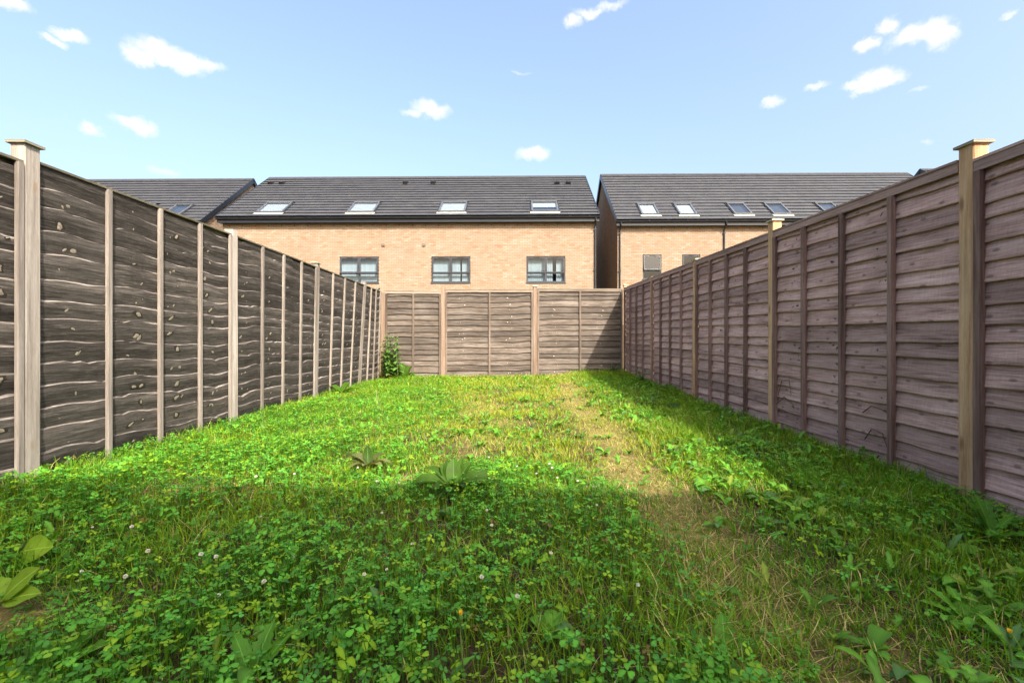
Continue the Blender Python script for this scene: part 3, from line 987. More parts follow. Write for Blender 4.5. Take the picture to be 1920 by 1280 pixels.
# unseen house behind the viewer, shades the near lawn; narrowed to admit sky light
ho = Vector((5.7, -3.28, 0))
make_house('unseen brick house at the near end of the garden that shades the lawn', ho, R(180), 6.4, 5.35, 4.0, 8.3,
           [(2.2, 1.2, 1.5, 2.1, 'double', 0), (4.6, 1.2, 1.2, 2.1, 'double', 0)], single_tiles=0, brick_from=0.0, blinds=True)


# ------------------------------------------------------------------ fences
def slat_mesh(s0, s1, L, zb, zt, Wf, mat, parent, reverse, seed, prev, amp=0.010):
    """one waney lap board spanning a panel. returns the wavy edge so the next board can follow it"""
    n = 34 if reverse else 24
    pp = random.Random(prev)                            # boards of one panel come off the same log: kindred waves
    ph = [pp.uniform(0, 6.28) + random.uniform(-.5, .5) for _ in range(4)]
    fr = [pp.uniform(1.2, 2.4), pp.uniform(3, 5), pp.uniform(7, 10), pp.uniform(15, 20)]
    amp *= random.uniform(0.6, 1.4)
    am = [amp, amp * .6, amp * .4, amp * .25]
    tiltz = random.uniform(-0.008, 0.008)
    def wave(s): return sum(a * math.sin(f * s + p) for a, f, p in zip(am, fr, ph)) + tiltz * (s / L - .5) * 2
    uo, vo = random.uniform(0, 40), random.uniform(0, 40)
    m = MB()
    rows = []
    for i in range(n + 1):
        s = s0 + (s1 - s0) * i / n
        bow = 0.003 * math.sin(2.1 * s + ph[0])
        if reverse:                                   # lower board laps in front: its wavy top edge stands proud
            zt_ = zt + wave(s); zb_ = zb
            rag = random.uniform(-1, 1)                        # torn bark edge, rounded over
            zt_ += 0.0022 * rag - (0.012 if random.random() < 0.035 else 0)
            bev = max(0.002, 0.0065 + 0.004 * math.sin(9 * s + ph[1]) + 0.003 * math.sin(23 * s + ph[2]) + 0.0025 * rag)
            hh = zt_ - bev - zb_
            prof = [(0.0, zb_), (0.011 + bow, zb_ + hh * .40), (0.0225 + bow, zb_ + hh * .72), (0.0225 + bow, zt_ - bev), (0.008, zt_)]
        else:                                         # wavy lower edge stands proud
            zt_ = zt; zb_ = zb + wave(s)
            zb_ += 0.0014 * random.uniform(-1, 1)
            hh = zt_ - zb_
            prof = [(0.004, zb_ + 0.003), (0.024 + bow, zb_), (0.0265 + bow, zb_ + 0.006), (0.015 + bow, zb_ + hh * .5), (0.0, zt_)]
        rows.append((s, prof))
    for (sa, pa), (sb, pb) in zip(rows, rows[1:]):
        for k in range(4):
            uv = [(sa + uo, pa[k][1] + vo), (sb + uo, pb[k][1] + vo), (sb + uo, pb[k + 1][1] + vo), (sa + uo, pa[k + 1][1] + vo)]
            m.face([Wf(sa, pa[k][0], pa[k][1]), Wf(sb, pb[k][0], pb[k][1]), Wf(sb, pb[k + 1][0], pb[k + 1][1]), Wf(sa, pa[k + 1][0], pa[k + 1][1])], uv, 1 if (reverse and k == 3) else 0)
    ob = m.build('slat', [mat, M['slat_edge_painted_sun']] if reverse else mat, parent, smooth=False)
    return ob


def fence(name, label, base, posts, panels, style):
    """posts: (xy, z_top, lean, cap)   panels: (xyA, xyB, ztopA, ztopB, leanA, leanB, inner battens)"""
    f = empty(name, base, label, 'fence')
    inv = Matrix.Translation(-Vector(base))
    nrm = Vector((*style['n'], 0))
    pm, bm_, sm, cm = style['post'], style['batten'], style['slat'], style['cap']
    for pi, (xy, zt, lean, cap) in enumerate(posts):
        zg = float(ground_z(*xy)) - 0.15
        tdir = Vector((-nrm.y, nrm.x, 0))
        hw = 0.043
        c0 = Vector((*xy, zg)) - nrm * lean[0] + Vector((0, lean[1], 0)); c1 = Vector((*xy, zt))
        m = MB()
        lv = [0, 0.33, 0.66, 1.0]
        rings = []
        for t_ in lv:
            c = c0.lerp(c1, t_) + Vector((random.uniform(-.002, .002), random.uniform(-.002, .002), 0)) * (0 < t_ < 1)
            k = hw
            rings.append([c + nrm * k * a + tdir * k * b for a, b in ((-1, -1), (1, -1), (1, 1), (-1, 1))])
        # slightly chamfered square post
        for r0, r1_ in zip(rings, rings[1:]):
            cent0 = sum((Vector(p) for p in r0), Vector()) / 4; cent1 = sum((Vector(p) for p in r1_), Vector()) / 4
            for i in range(4):
                j = (i + 1) % 4
                def inset(p, q, e=0.06): return Vector(p).lerp(Vector(q), e), Vector(q).lerp(Vector(p), e)
                a0, b0 = inset(r0[i], r0[j]); a1, b1 = inset(r1_[i], r1_[j])
                m.face([b0, a0, a1, b1])
                k2 = (j + 1) % 4
                c0_, _ = inset(r0[j], r0[k2]); c1_, _ = inset(r1_[j], r1_[k2])
                m.face([c0_, b0, b1, c1_])
        m.face([p for p in rings[-1]]); m.face([p for p in rings[0]][::-1])
        m_ = m.build('post', pm, f, xf=inv)
        me = m_.data
        me.flip_normals()
        import bmesh
        b2 = bmesh.new(); b2.from_mesh(me); bmesh.ops.remove_doubles(b2, verts=b2.verts, dist=1e-5); bmesh.ops.recalc_face_normals(b2, faces=b2.faces); b2.to_mesh(me); b2.free()
        if cap:
            e = cap; m = MB()
            z0 = zt + 0.001
            def ring(k, z): return [tuple(Vector((*xy, z)) + nrm * k * a + tdir * k * b) for a, b in ((-1, -1), (1, -1), (1, 1), (-1, 1))]
            rr = [ring(e, z0), ring(e, z0 + 0.014), ring(e * .55, z0 + 0.024)]
            uo = random.uniform(0, 30)
            uvq = [(uo, uo), (uo + .14, uo), (uo + .14, uo + .03), (uo, uo + .03)]
            m.face(rr[0][::-1], uvq)
            for p, q in zip(rr, rr[1:]):
                for i in range(4): m.face([p[i], p[(i + 1) % 4], q[(i + 1) % 4], q[i]], uvq)
            m.face(rr[2], uvq)
            m.build('post_cap', M['post_cap'], m_, xf=inv)
    for pi, (A, B, zA, zB, lA, lB, nb) in enumerate(panels):
        A3, B3 = Vector((*A, 0)), Vector((*B, 0))
        L = (B3 - A3).length
        zg = min(float(ground_z(*A)), float(ground_z(*B))) + 0.005
        nn = nrm
        def Wf(s, d, z, A3=A3, B3=B3, L=L, zA=zA, zB=zB, lA=lA, lB=lB, nn=nn):
            t_ = s / L
            zt_ = zA + (zB - zA) * t_
            zz = z + (zt_ - min(zA, zB)) * min(1, max(0, z / min(zA, zB)))
            hfrac = 1 - min(1, max(0, zz / zt_))
            ln = (lA[0] + (lB[0] - lA[0]) * t_) * hfrac
            ly = (lA[1] + (lB[1] - lA[1]) * t_) * hfrac
            p = A3.lerp(B3, t_) + nn * (d - ln)
            return (p.x - base[0], p.y + ly - base[1], zz - base[2])
        ztop = min(zA, zB)
        m = MB()
        def lbox(m, s0, s1, d0, d1, z0, z1, n=1):
            for i in range(n):
                sa = s0 + (s1 - s0) * i / n; sb = s0 + (s1 - s0) * (i + 1) / n
                P = lambda s, d, z: Wf(s, d, z)
                uo = pi * 3.1
                c = [(sa, d0, z0), (sb, d0, z0), (sb, d1, z0), (sa, d1, z0), (sa, d0, z1), (sb, d0, z1), (sb, d1, z1), (sa, d1, z1)]
                v = [P(*q) for q in c]
                for idx, key in (((0, 1, 5, 4), 'f'), ((2, 3, 7, 6), 'f'), ((4, 5, 6, 7), 't'), ((3, 2, 1, 0), 't'), ((1, 2, 6, 5), 'e'), ((3, 0, 4, 7), 'e')):
                    if key == 'e' and n > 1 and not ((i == 0 and idx[0] == 3) or (i == n - 1 and idx[0] == 1)): continue
                    uv = []
                    for q in idx:
                        s_, d_, z_ = c[q]
                        uv.append((s_ + uo, (z_ if key == 'f' else d_) + uo)) if key != 'e' else uv.append((d_ + uo, z_ + uo))
                    m.face([v[q] for q in idx], uv)
        if style['rail']:
            lbox(m, 0.0, L, 0.024, 0.044, ztop - 0.052, ztop, 4)
        else:
            lbox(m, 0.0, L, -0.030, -0.010, ztop - 0.052, ztop, 4)
        fr = m.build('fence_panel', style['railmat'], f)
        m = MB(); lbox(m, 0, L, -0.034, style['capd'], ztop + 0.001, ztop + 0.015, 4); m.build('capping', cm, fr)
        # boards
        n = style['rows']
        zb0 = zg; pitch = (ztop - zb0) / n
        order = range(n)
        edges = [zb0 + (i + (random.uniform(-.16, .16) if 0 < i < n else 0)) * pitch for i in range(n + 1)]
        for i in order:
            zb_ = edges[i]; zt_ = edges[i + 1]
            if style['reverse']:
                zt2 = min(zt_ + 0.012 if i < n - 1 else ztop - 0.004, ztop - 0.004)
                lo_ = zb_ - 0.03 if i else zb_
                slat_mesh(0.004, L - 0.004, L, lo_, zt2 if i < n - 1 else ztop - 0.012, Wf, sm, fr, True, i, pi * 7 + 1, style['amp'])
            else:
                hi_ = min(zt_ + 0.03, ztop - 0.003)
                slat_mesh(0.004, L - 0.004, L, zb_, hi_, Wf, sm, fr, False, i, pi * 7 + 2, style['amp'])
        # upright battens: at both ends and between
        bl = [q for q, on in ((0.022, style['ends'][0]), (L - 0.022, style['ends'][1])) if on] + [L * (k + 1) / (nb + 1) for k in range(nb)]
        zt_b = ztop - (0.053 if style['rail'] else 0.002)
        for s in bl:
            m = MB(); hw = style['bw'] / 2
            d1 = style['bd']
            for k in range(3):
                z0 = zb0 - 0.02 + (zt_b - zb0 + 0.02) * k / 3; z1 = zb0 - 0.02 + (zt_b - zb0 + 0.02) * (k + 1) / 3
                c = [(s - hw, 0.0235, z0), (s + hw, 0.0235, z0), (s + hw, d1, z0), (s - hw, d1, z0)]
                t4 = [(a, b, z1) for a, b, _ in c]
                v = [Wf(*q) for q in c]; w_ = [Wf(*q) for q in t4]
                if k == 2: m.face(w_)
                for i in range(4): m.face([v[i], v[(i + 1) % 4], w_[(i + 1) % 4], w_[i]])
            m.build('batten', bm_, fr)
        # knots showing on the faces of the boards
        if style.get('knots'):
            m = MB(); rnd = random.Random(pi * 13 + 5)
            cols = [L * c + rnd.uniform(-.05, .05) for c in style['knots']]
            for s in cols:
                drift = rnd.uniform(-0.05, 0.05)
                for i in range(n):
                    if rnd.random() < 0.15: continue
                    for rep in range(2 if rnd.random() < 0.5 else 1):
                        ss = s + drift * i / n * 2 + rnd.uniform(-0.07, 0.07)
                        if ss < 0.06 or ss > L - 0.06: continue
                        zc = edges[i] + rnd.uniform(0.35, 0.75) * (edges[i + 1] - edges[i])
                        if zc > ztop - 0.08: continue
                        big = style['knotr'] * rnd.choice((0.4, 0.6, 0.8, 1.0, 1.2))
                        a_ = big; b_ = big * rnd.uniform(0.35, 0.7); th = rnd.choice((-1, 1)) * rnd.uniform(0.2, 1.2)
                        frac = min(1, max(0, (zc - edges[i]) / (edges[i + 1] - edges[i])))
                        dd = (np.interp(frac, (0.15, .45, .75, 1), (0.006, 0.0125, 0.0228, 0.0228)) if style['reverse'] else np.interp(frac, (0, .05, .42, .8), (0.025, 0.0265, 0.0165, 0.006)))
                        slp = (np.interp(frac, (.4, .5, .7, .8), (.30, .30, .30, 0.02)) if style['reverse'] else -0.18)
                        rim = []
                        for q in range(9):
                            an = 2 * math.pi * q / 9; rr_ = rnd.uniform(0.65, 1.25)
                            x_, y_ = a_ * rr_ * math.cos(an), b_ * rr_ * math.sin(an)
                            u_, v_ = x_ * math.cos(th) - y_ * math.sin(th), x_ * math.sin(th) + y_ * math.cos(th)
                            rim.append((ss + u_, dd + 0.0028 + v_ * slp, zc + v_))
                        ctr = Wf(ss, dd + 0.003 + style['knoth'], zc)
                        for q in range(9): m.face([Wf(*rim[q]), Wf(*rim[(q + 1) % 9]), ctr], mi=0)
                        # darker grain swelling round the knot
                        big_ = [(ss + (p[0] - ss) * 1.9 + 0.010 * rnd.uniform(-1, 1), p[1] - 0.0012, zc + (p[2] - zc) * 1.45) for p in rim]
                        cd = Wf(ss, dd + 0.0024, zc)
                        for q in range(9): m.face([Wf(*big_[q]), Wf(*big_[(q + 1) % 9]), cd], mi=1)
            if m.v: tag(m.build('knots', [style['knotmat'], style['ringmat']], fr), kind='stuff')
    return f


XL, XR = -2.79, 2.50
Z0 = (0.0, 0.0)
lean = {0: (0.0, 0.0), 1: (0.0, 0.0), 2: (0.03, 0.0), 3: (0.08, -0.10), 4: (0.05, 0)}
pl = [(XL, 2.61), (XL, 4.52), (XL, 6.47), (XL, 8.56), (XL, 9.55)]
hp = 0.047
ztl = CAM_Z + 1.045
posts_l = [((XL, 0.68), CAM_Z + 1.12, Z0, 0.057), (pl[0], CAM_Z + 1.118, Z0, 0.057), (pl[1], CAM_Z + 1.105, Z0, None), (pl[2], CAM_Z + 1.105, lean[2], 0.057), (pl[3], CAM_Z + 1.115, lean[3], None)]
pan_l = [((XL, 0.73), (XL, 2.566), ztl - 0.045, ztl - 0.04, Z0, Z0, 3),
         ((XL, 2.654), (XL, 4.476), ztl - 0.012, ztl, Z0, Z0, 3),
         ((XL, 4.564), (XL, 6.426), ztl, ztl, Z0, lean[2], 3),
         ((XL, 6.514), (XL, 8.516), ztl + 0.005, ztl, lean[2], lean[3], 3),
         ((XL, 8.604), (XL, 9.56), ztl, ztl, lean[3], lean[4], 2)]
fence('dark_fence', 'dark weathered lap fence with pale battens and bright knots along the sunlit left side', (XL, 5.0, 0), posts_l, pan_l,
      dict(n=(1, 0), post=M['post_left'], batten=M['batten_left'], slat=M['slat_left'], cap=M['cap_left'], rail=False, railmat=M['cap_left'],
           capd=0.036, ends=(0, 1), rows=14, reverse=True, amp=0.015, bw=0.029, bd=0.048, knots=(0.12, 0.37, 0.62, 0.88), knotr=0.023, knoth=0.0015, knotmat=M['knot_light'], ringmat=M['knot_ring']))
# right
pr = [(XR, 2.465), (XR, 4.33), (XR, 6.13), (XR, 8.05), (XR, 10.0)]
def ztr(y): return CAM_Z + 0.985 + 0.0235 * (y - 2.5)
posts_r = [((XR, 0.55), CAM_Z + 1.06, Z0, 0.057), (pr[0], CAM_Z + 1.055, Z0, 0.057), (pr[1], CAM_Z + 1.135, Z0, 0.057), (pr[2], CAM_Z + 1.09, (0.03 * -1, 0), 0.057),
           (pr[3], CAM_Z + 1.145, Z0, None), (pr[4], CAM_Z + 1.225, Z0, 0.057)]
pan_r = [((XR, 2.421), (XR, 0.60), ztr(2.4) - 0.03, ztr(.6) + .01, Z0, Z0, 3)] + \
        [((XR, b - 0.044), (XR, a + 0.044), ztr(b), ztr(a), Z0, Z0, 3) for a, b in ((2.465, 4.33), (4.33, 6.13), (6.13, 8.05), (8.05, 10.0))]
fence('brown_fence', 'purplish brown lap fence with yellow capped posts along the shaded right side', (XR, 5.0, 0), posts_r, pan_r,
      dict(n=(-1, 0), post=M['post_right'], batten=M['batten_right'], slat=M['slat_right'], cap=M['rail_right'], rail=True, railmat=M['rail_right'],
           capd=0.05, rows=17, ends=(1, 0), reverse=False, amp=0.0045, bw=0.034, bd=0.054, knots=(0.2, 0.45, 0.7), knotr=0.011, knoth=0.001, knotmat=M['knot_dark'], ringmat=M['knot_ring_right']))
# back
A = Vector((-2.79, 9.62)); B = Vector((2.45, 10.06))
dirb = (B - A).normalized(); nb_ = (dirb.y, -dirb.x)
def onb(px):
    k = (px - 960) / F; sl = (B.y - A.y) / (B.x - A.x)
    y = (A.y - sl * A.x) / (1 - sl * k)
    return Vector((k * y, y))
P0, P1, P2, P3 = onb(719), onb(831), onb(1003), onb(1168)
def off(p, d): q = p + dirb * d; return (q.x, q.y)
zt_ = lambda v, y: CAM_Z + v
posts_b = [((P0.x, P0.y), CAM_Z + 1.03, Z0, None), ((P1.x, P1.y), CAM_Z + 1.17, Z0, None), ((P2.x, P2.y), CAM_Z + 1.19, Z0, 0.057)]
pan_b = [(off(P1, -.044), off(P0, .044), CAM_Z + 1.065, CAM_Z + 1.06, Z0, Z0, 1),
         (off(P2, -.044), off(P1, .044), CAM_Z + 1.115, CAM_Z + 1.095, Z0, Z0, 1),
         (off(P3, -.02), off(P2, .044), CAM_Z + 1.145, CAM_Z + 1.135, Z0, Z0, 1)]
fence('back_fence', 'sunlit brown lap fence across the end of the lawn below the houses', (0, 9.85, 0), posts_b, pan_b,
      dict(n=nb_, post=M['post_back'], batten=M['batten_back'], slat=M['slat_back'], cap=M['rail_back'], rail=True, railmat=M['rail_back'],
           capd=0.05, rows=15, ends=(1, 1), reverse=False, amp=0.0095, bw=0.040, bd=0.052, knots=(0.3, 0.8), knotr=0.014, knoth=0.0015, knotmat=M['knot_light'], ringmat=M['knot_ring']))


# ------------------------------------------------------------------ lawn and clover (numpy, one mesh per kind)
def scatter(name, V, Fc, shade, P, yaw, tilt, tdir, scl, colr, mat, label):
    """V (n,3) template, Fc list of tris/quads, shade (n,) brightness; one copy per row of P"""
    n, N_ = len(V), len(P)
    cy, sy = np.cos(yaw), np.sin(yaw)
    S = V[None] * scl[:, None, :]
    X = S[..., 0] * cy[:, None] - S[..., 1] * sy[:, None]
    Y = S[..., 0] * sy[:, None] + S[..., 1] * cy[:, None]
    Z = S[..., 2]
    # tilt by leaning: shear the copy towards tdir (small angles)
    X = X + Z * (np.tan(tilt) * np.cos(tdir))[:, None]
    Y = Y + Z * (np.tan(tilt) * np.sin(tdir))[:, None]
    W_ = np.stack([X + P[:, None, 0], Y + P[:, None, 1], Z + P[:, None, 2]], -1).reshape(-1, 3)
    C = np.empty((N_, n, 4)); C[..., :3] = colr[:, None, :] * shade[None, :, None]; C[..., 3] = 1
    return W_, Fc, n, N_, C.reshape(-1, 4)


def join(name, batches, mat, label):
    vs, cs, lv, ls, lt = [], [], [], [], []
    vo = lo = 0
    for (W_, Fc, n, N_, C) in batches:
        vs.append(W_); cs.append(C)
        flat = np.array([i for f in Fc for i in f]); cnt = np.array([len(f) for f in Fc])
        k = len(flat)
        lv.append((flat[None] + (np.arange(N_) * n)[:, None]).reshape(-1) + vo)
        st = np.concatenate([[0], np.cumsum(cnt)[:-1]])
        ls.append((st[None] + (np.arange(N_) * k)[:, None]).reshape(-1) + lo)
        lt.append(np.tile(cnt, N_))
        vo += n * N_; lo += k * N_
    vs = np.concatenate(vs); cs = np.concatenate(cs); lv = np.concatenate(lv); ls = np.concatenate(ls); lt = np.concatenate(lt)
    me = bpy.data.meshes.new(name)
    me.vertices.add(len(vs)); me.vertices.foreach_set('co', vs.astype(np.float32).reshape(-1))
    me.loops.add(len(lv)); me.loops.foreach_set('vertex_index', lv.astype(np.int32))
    me.polygons.add(len(ls)); me.polygons.foreach_set('loop_start', ls.astype(np.int32)); me.polygons.foreach_set('loop_total', lt.astype(np.int32))
    me.update(calc_edges=True)
    at = me.color_attributes.new('col', 'FLOAT_COLOR', 'POINT')
    at.data.foreach_set('color', cs.astype(np.float32).reshape(-1))
    me.polygons.foreach_set('use_smooth', np.ones(len(ls), bool))
    me.materials.append(mat)
    o = link(bpy.data.objects.new(name, me))
    tag(o, label, None, kind='stuff')
    return o, int((lt - 2).sum())


def blade(nseg, bend, w0=1.0):
    v, f = [], []
    for i in range(nseg):
        t = i / nseg
        w = w0 * (1 - t * 0.65) * 0.5
        y = bend * t * t; z = t * (1 - 0.25 * bend * t)
        v += [(-w, y, z), (w, y, z)]
    v.append((0, bend, 1 - 0.25 * bend))
    for i in range(nseg - 1): f.append((2 * i, 2 * i + 1, 2 * i + 3, 2 * i + 2))
    f.append((2 * nseg - 2, 2 * nseg - 1, 2 * nseg))
    return np.array(v, float), f


def trefoil(fine=True, droop=0.15, cup=0.2):
    """clover leaf of unit size: three notched leaflets on a stalk of unit height"""
    v, f, sh = [], [], []
    for k in range(3):
        a = 2 * math.pi * k / 3 + 0.1 * k
        ca, sa = math.cos(a), math.sin(a)
        if fine: out = [(0.04, -0.02), (0.38, -0.30), (0.72, -0.42), (0.97, -0.24), (0.92, 0.0), (0.97, 0.24), (0.72, 0.42), (0.38, 0.30)]
        else: out = [(0.04, 0.0), (0.62, -0.42), (0.96, -0.18), (0.96, 0.18), (0.62, 0.42)]
        i0 = len(v)
        mids = [(0.5, 0.0)]
        for (r, s) in mids + out:
            z = 1.0 - droop * r * r + cup * abs(s) * (1.0 if fine else 0.8)
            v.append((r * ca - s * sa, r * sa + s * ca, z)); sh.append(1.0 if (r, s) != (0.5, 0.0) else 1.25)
        n = len(out)
        for j in range(n): f.append((i0, i0 + 1 + j, i0 + 1 + (j + 1) % n))
    i0 = len(v)
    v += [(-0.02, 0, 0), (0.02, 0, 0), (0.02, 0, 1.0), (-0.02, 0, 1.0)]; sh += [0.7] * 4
    f.append((i0, i0 + 1, i0 + 2, i0 + 3))
    return np.array(v, float), f, np.array(sh)


def weedleaf(n=6, curl=0.9, lobes=0.0, w=0.16):
    """strap / lance shaped leaf of unit length rising from the ground and bending over; rows left-mid-right"""
    v, f = [], []
    y = z = 0.0; e = 1.15
    for i in range(n + 1):
        t = i / n
        hw = w * (math.sin(math.pi * min(1, 0.08 + 0.92 * t) ** 1.35) * 0.95 + 0.06)
        if lobes and 0 < i < n: hw *= 1.0 + lobes * (1 if i % 2 else -0.75)
        if i == n: hw = 0.004
        v += [(-hw, y, z + hw * 0.35), (0, y, z), (hw, y, z + hw * 0.35)]
        y += math.cos(e) / n; z += math.sin(e) / n; e -= curl / n * 1.4
    for i in range(n):
        a = 3 * i
        f += [(a, a + 1, a + 4, a + 3), (a + 1, a + 2, a + 5, a + 4)]
    sh = np.array([1.0, 1.35, 1.0] * (n + 1))
    return np.array(v, float), f, sh


def pts_in(n, y0, y1):
    """points spread over the lawn, thinned outside what a viewer near the path can see"""
    y = rng.uniform(y0, y1, n); x = rng.uniform(XL + 0.04, XR - 0.03, n)
    keep = np.abs(x) < y * 1.2 + 0.75
    x, y = x[keep], y[keep]
    yb = 9.62 + 0.084 * (x + 2.79) - 0.05
    k = y < yb
    return x[k], y[k]


tri_total = 0


def make_grass():
    global tri_total
    batches = []
    bands = [(0.55, 1.8, 7200, 4), (1.8, 3.2, 6200, 3), (3.2, 5.5, 4600, 2), (5.5, 10.1, 3300, 2)]
    for (y0, y1, dens, seg) in bands:
        for bi, bend in enumerate((0.15, 0.5, 0.95)):
            V, Fc = blade(seg, bend)
            n = int((y1 - y0) * 5.3 * dens / 3)
            x, y = pts_in(n, y0, y1)
            d = dryness(x, y); c = clover_density(x, y)
            edge = np.minimum(np.minimum(x - XL, XR - x), np.clip(9.62 + 0.084 * (x + 2.79) - y, 0, 9))
            keepp = np.clip(1.0 - 0.72 * c - 0.15 * d - 0.7 * bare(x, y), 0.04, 1) * np.clip(0.8 + 0.5 * nz2(x, y, 3.3, 9), 0.25, 1.2)
            k = rng.uniform(0, 1, len(x)) < keepp
            x, y, d, c, edge = x[k], y[k], d[k], c[k], edge[k]
            N_ = len(x)
            P = np.stack([x, y, ground_z(x, y) - 0.004], -1)
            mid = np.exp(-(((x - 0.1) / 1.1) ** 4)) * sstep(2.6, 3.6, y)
            tall = np.clip(nz2(x, y, 2.1, 6) * 1.2, 0, 1)
            hgt = (0.055 + 0.045 * tall - 0.020 * mid) * rng.uniform(0.6, 1.4, N_) * (1 - 0.58 * d) * (1 + 0.8 * np.exp(-edge / 0.12)) + 0.03 * c
            bc = sstep(8.6, 9.7, y) * sstep(0.6, 1.4, x) * 0.10
            hgt = hgt + bc * rng.uniform(0.3, 1.0, N_)
            wid = rng.uniform(0.0026, 0.0048, N_) * (1 + 0.10 * y)
            scl = np.stack([wid, hgt, hgt], -1)
            yaw = rng.uniform(0, 6.283, N_)
            tilt = np.minimum(np.abs(rng.normal(0, 0.35, N_)) + 0.45 * d, 1.0)
            td = rng.uniform(0, 6.283, N_)
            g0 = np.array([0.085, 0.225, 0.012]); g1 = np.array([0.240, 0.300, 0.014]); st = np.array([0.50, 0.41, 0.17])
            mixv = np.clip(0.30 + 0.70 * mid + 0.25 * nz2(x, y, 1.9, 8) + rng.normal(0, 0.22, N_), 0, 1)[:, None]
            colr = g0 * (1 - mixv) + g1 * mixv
            dryb = (rng.uniform(0, 1, N_) < (0.05 + 0.46 * d + 0.12 * mid))[:, None]
            colr = np.where(dryb, st * rng.uniform(0.55, 1.15, (N_, 1)), colr * rng.uniform(0.7, 1.3, (N_, 1)))
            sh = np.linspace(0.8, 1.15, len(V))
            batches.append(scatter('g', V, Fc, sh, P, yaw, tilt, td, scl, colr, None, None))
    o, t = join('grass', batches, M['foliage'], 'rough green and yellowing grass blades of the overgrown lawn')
    tri_total += t
    # straw lying flat on the worn track
    batches = []
    V, Fc = blade(2, 0.3)
    V = V[:, [0, 2, 1]]
    for (y0, y1, dens) in ((0.6, 3.0, 3600), (3.0, 9.8, 1500)):
        n = int((y1 - y0) * 5.3 * dens)
        x, y = pts_in(n, y0, y1)
        k = rng.uniform(0, 1, len(x)) < np.clip(dryness(x, y) * 1.0 + 0.07, 0, 1)
        x, y = x[k], y[k]; N_ = len(x)
        P = np.stack([x, y, ground_z(x, y) + rng.uniform(0.002, 0.02, N_)], -1)
        ln = rng.uniform(0.02, 0.075, N_)
        scl = np.stack([rng.uniform(0.002, 0.0042, N_) * (1 + 0.08 * y), ln, ln * 0.5], -1)
        st = np.array([0.40, 0.30, 0.14]) * rng.uniform(0.35, 1.2, (N_, 1))
        batches.append(scatter('s', V, Fc, np.ones(len(V)), P, rng.uniform(0, 6.28, N_), np.zeros(N_), np.zeros(N_), scl, st, None, None))
    o, t = join('dry_grass', batches, M['foliage'], 'pale straw and mown clippings lying on the worn track')
    tri_total += t


def make_clover():
    global tri_total
    batches = []
    for (y0, y1, dens, fine) in ((0.55, 2.0, 3000, True), (2.0, 3.4, 2700, True), (3.4, 5.5, 1900, False), (5.5, 9.8, 1300, False)):
        for vi, (dr, cu) in enumerate(((0.10, 0.12), (0.30, 0.22), (-0.12, 0.30))):
            V, Fc, sh = trefoil(fine, dr, cu)
            n = int((y1 - y0) * 5.3 * dens / 3)
            x, y = pts_in(n, y0, y1)
            c = clover_density(x, y)
            k = rng.uniform(0, 1, len(x)) < c
            x, y, c = x[k], y[k], c[k]; N_ = len(x)
            r = np.clip(rng.lognormal(-4.33, 0.28, N_), 0.0065, 0.025) * (1 + 0.01 * y)
            mound = 0.042 * np.clip(nz2(x, y, 2.4, 12), -0.6, 1)
            hgt = (rng.uniform(0.035, 0.105, N_) * (0.65 + 0.5 * c) + mound) * np.where(y > 3.5, 0.75, 1.0)
            hgt = np.clip(hgt, 0.018, 0.16)
            # leaflets get the leaf radius, the stalk its height: put leaf at z = hgt
            V2 = V.copy(); V2[:, 2] -= 1.0                        # leaf-plane relative
            lean_ = np.clip(rng.normal(0, 0.36, N_), -0.9, 0.9); ld = rng.uniform(0, 6.283, N_)
            P = np.stack([x, y, ground_z(x, y) + hgt], -1)
            scl = np.stack([r, r, r], -1)
            yaw = rng.uniform(0, 6.283, N_)
            g = np.array([0.090, 0.265, 0.026]) * rng.uniform(0.5, 1.45, (N_, 1))
            yl = (rng.uniform(0, 1, N_) < 0.22)[:, None]
            g = np.where(yl, np.array([0.19, 0.32, 0.018]) * rng.uniform(0.8, 1.2, (N_, 1)), g)
            de = (rng.uniform(0, 1, N_) < 0.012)[:, None]
            g = np.where(de, np.array([0.15, 0.105, 0.03]), g)
            bl = (rng.uniform(0, 1, N_) < 0.15)[:, None]
            g = np.where(bl, g * np.array([0.9, 1.0, 1.5]), g)
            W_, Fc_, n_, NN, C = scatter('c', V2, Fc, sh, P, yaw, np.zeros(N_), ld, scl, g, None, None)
            W3 = W_.reshape(NN, n_, 3)
            # lean the leaf plane, then drop the stalk to the ground
            dx = (W3[..., 0] - x[:, None]); dy = (W3[..., 1] - y[:, None])
            W3[..., 2] += np.tan(lean_)[:, None] * (dx * np.cos(ld)[:, None] + dy * np.sin(ld)[:, None])
            base = np.stack([x + rng.normal(0, .012, N_), y + rng.normal(0, .012, N_), ground_z(x, y) - 0.004], -1)
            hw = 0.0011
            W3[:, -4] = base + np.array([-hw, 0, 0]); W3[:, -3] = base + np.array([hw, 0, 0])
            W3[:, -2] = P + np.array([hw, 0, 0]); W3[:, -1] = P - np.array([hw, 0, 0])
            batches.append((W3.reshape(-1, 3), Fc_, n_, NN, C))
    o, t = join('clover', batches, M['foliage'], 'dense patches of three leaved clover spreading over the lawn')
    tri_total += t


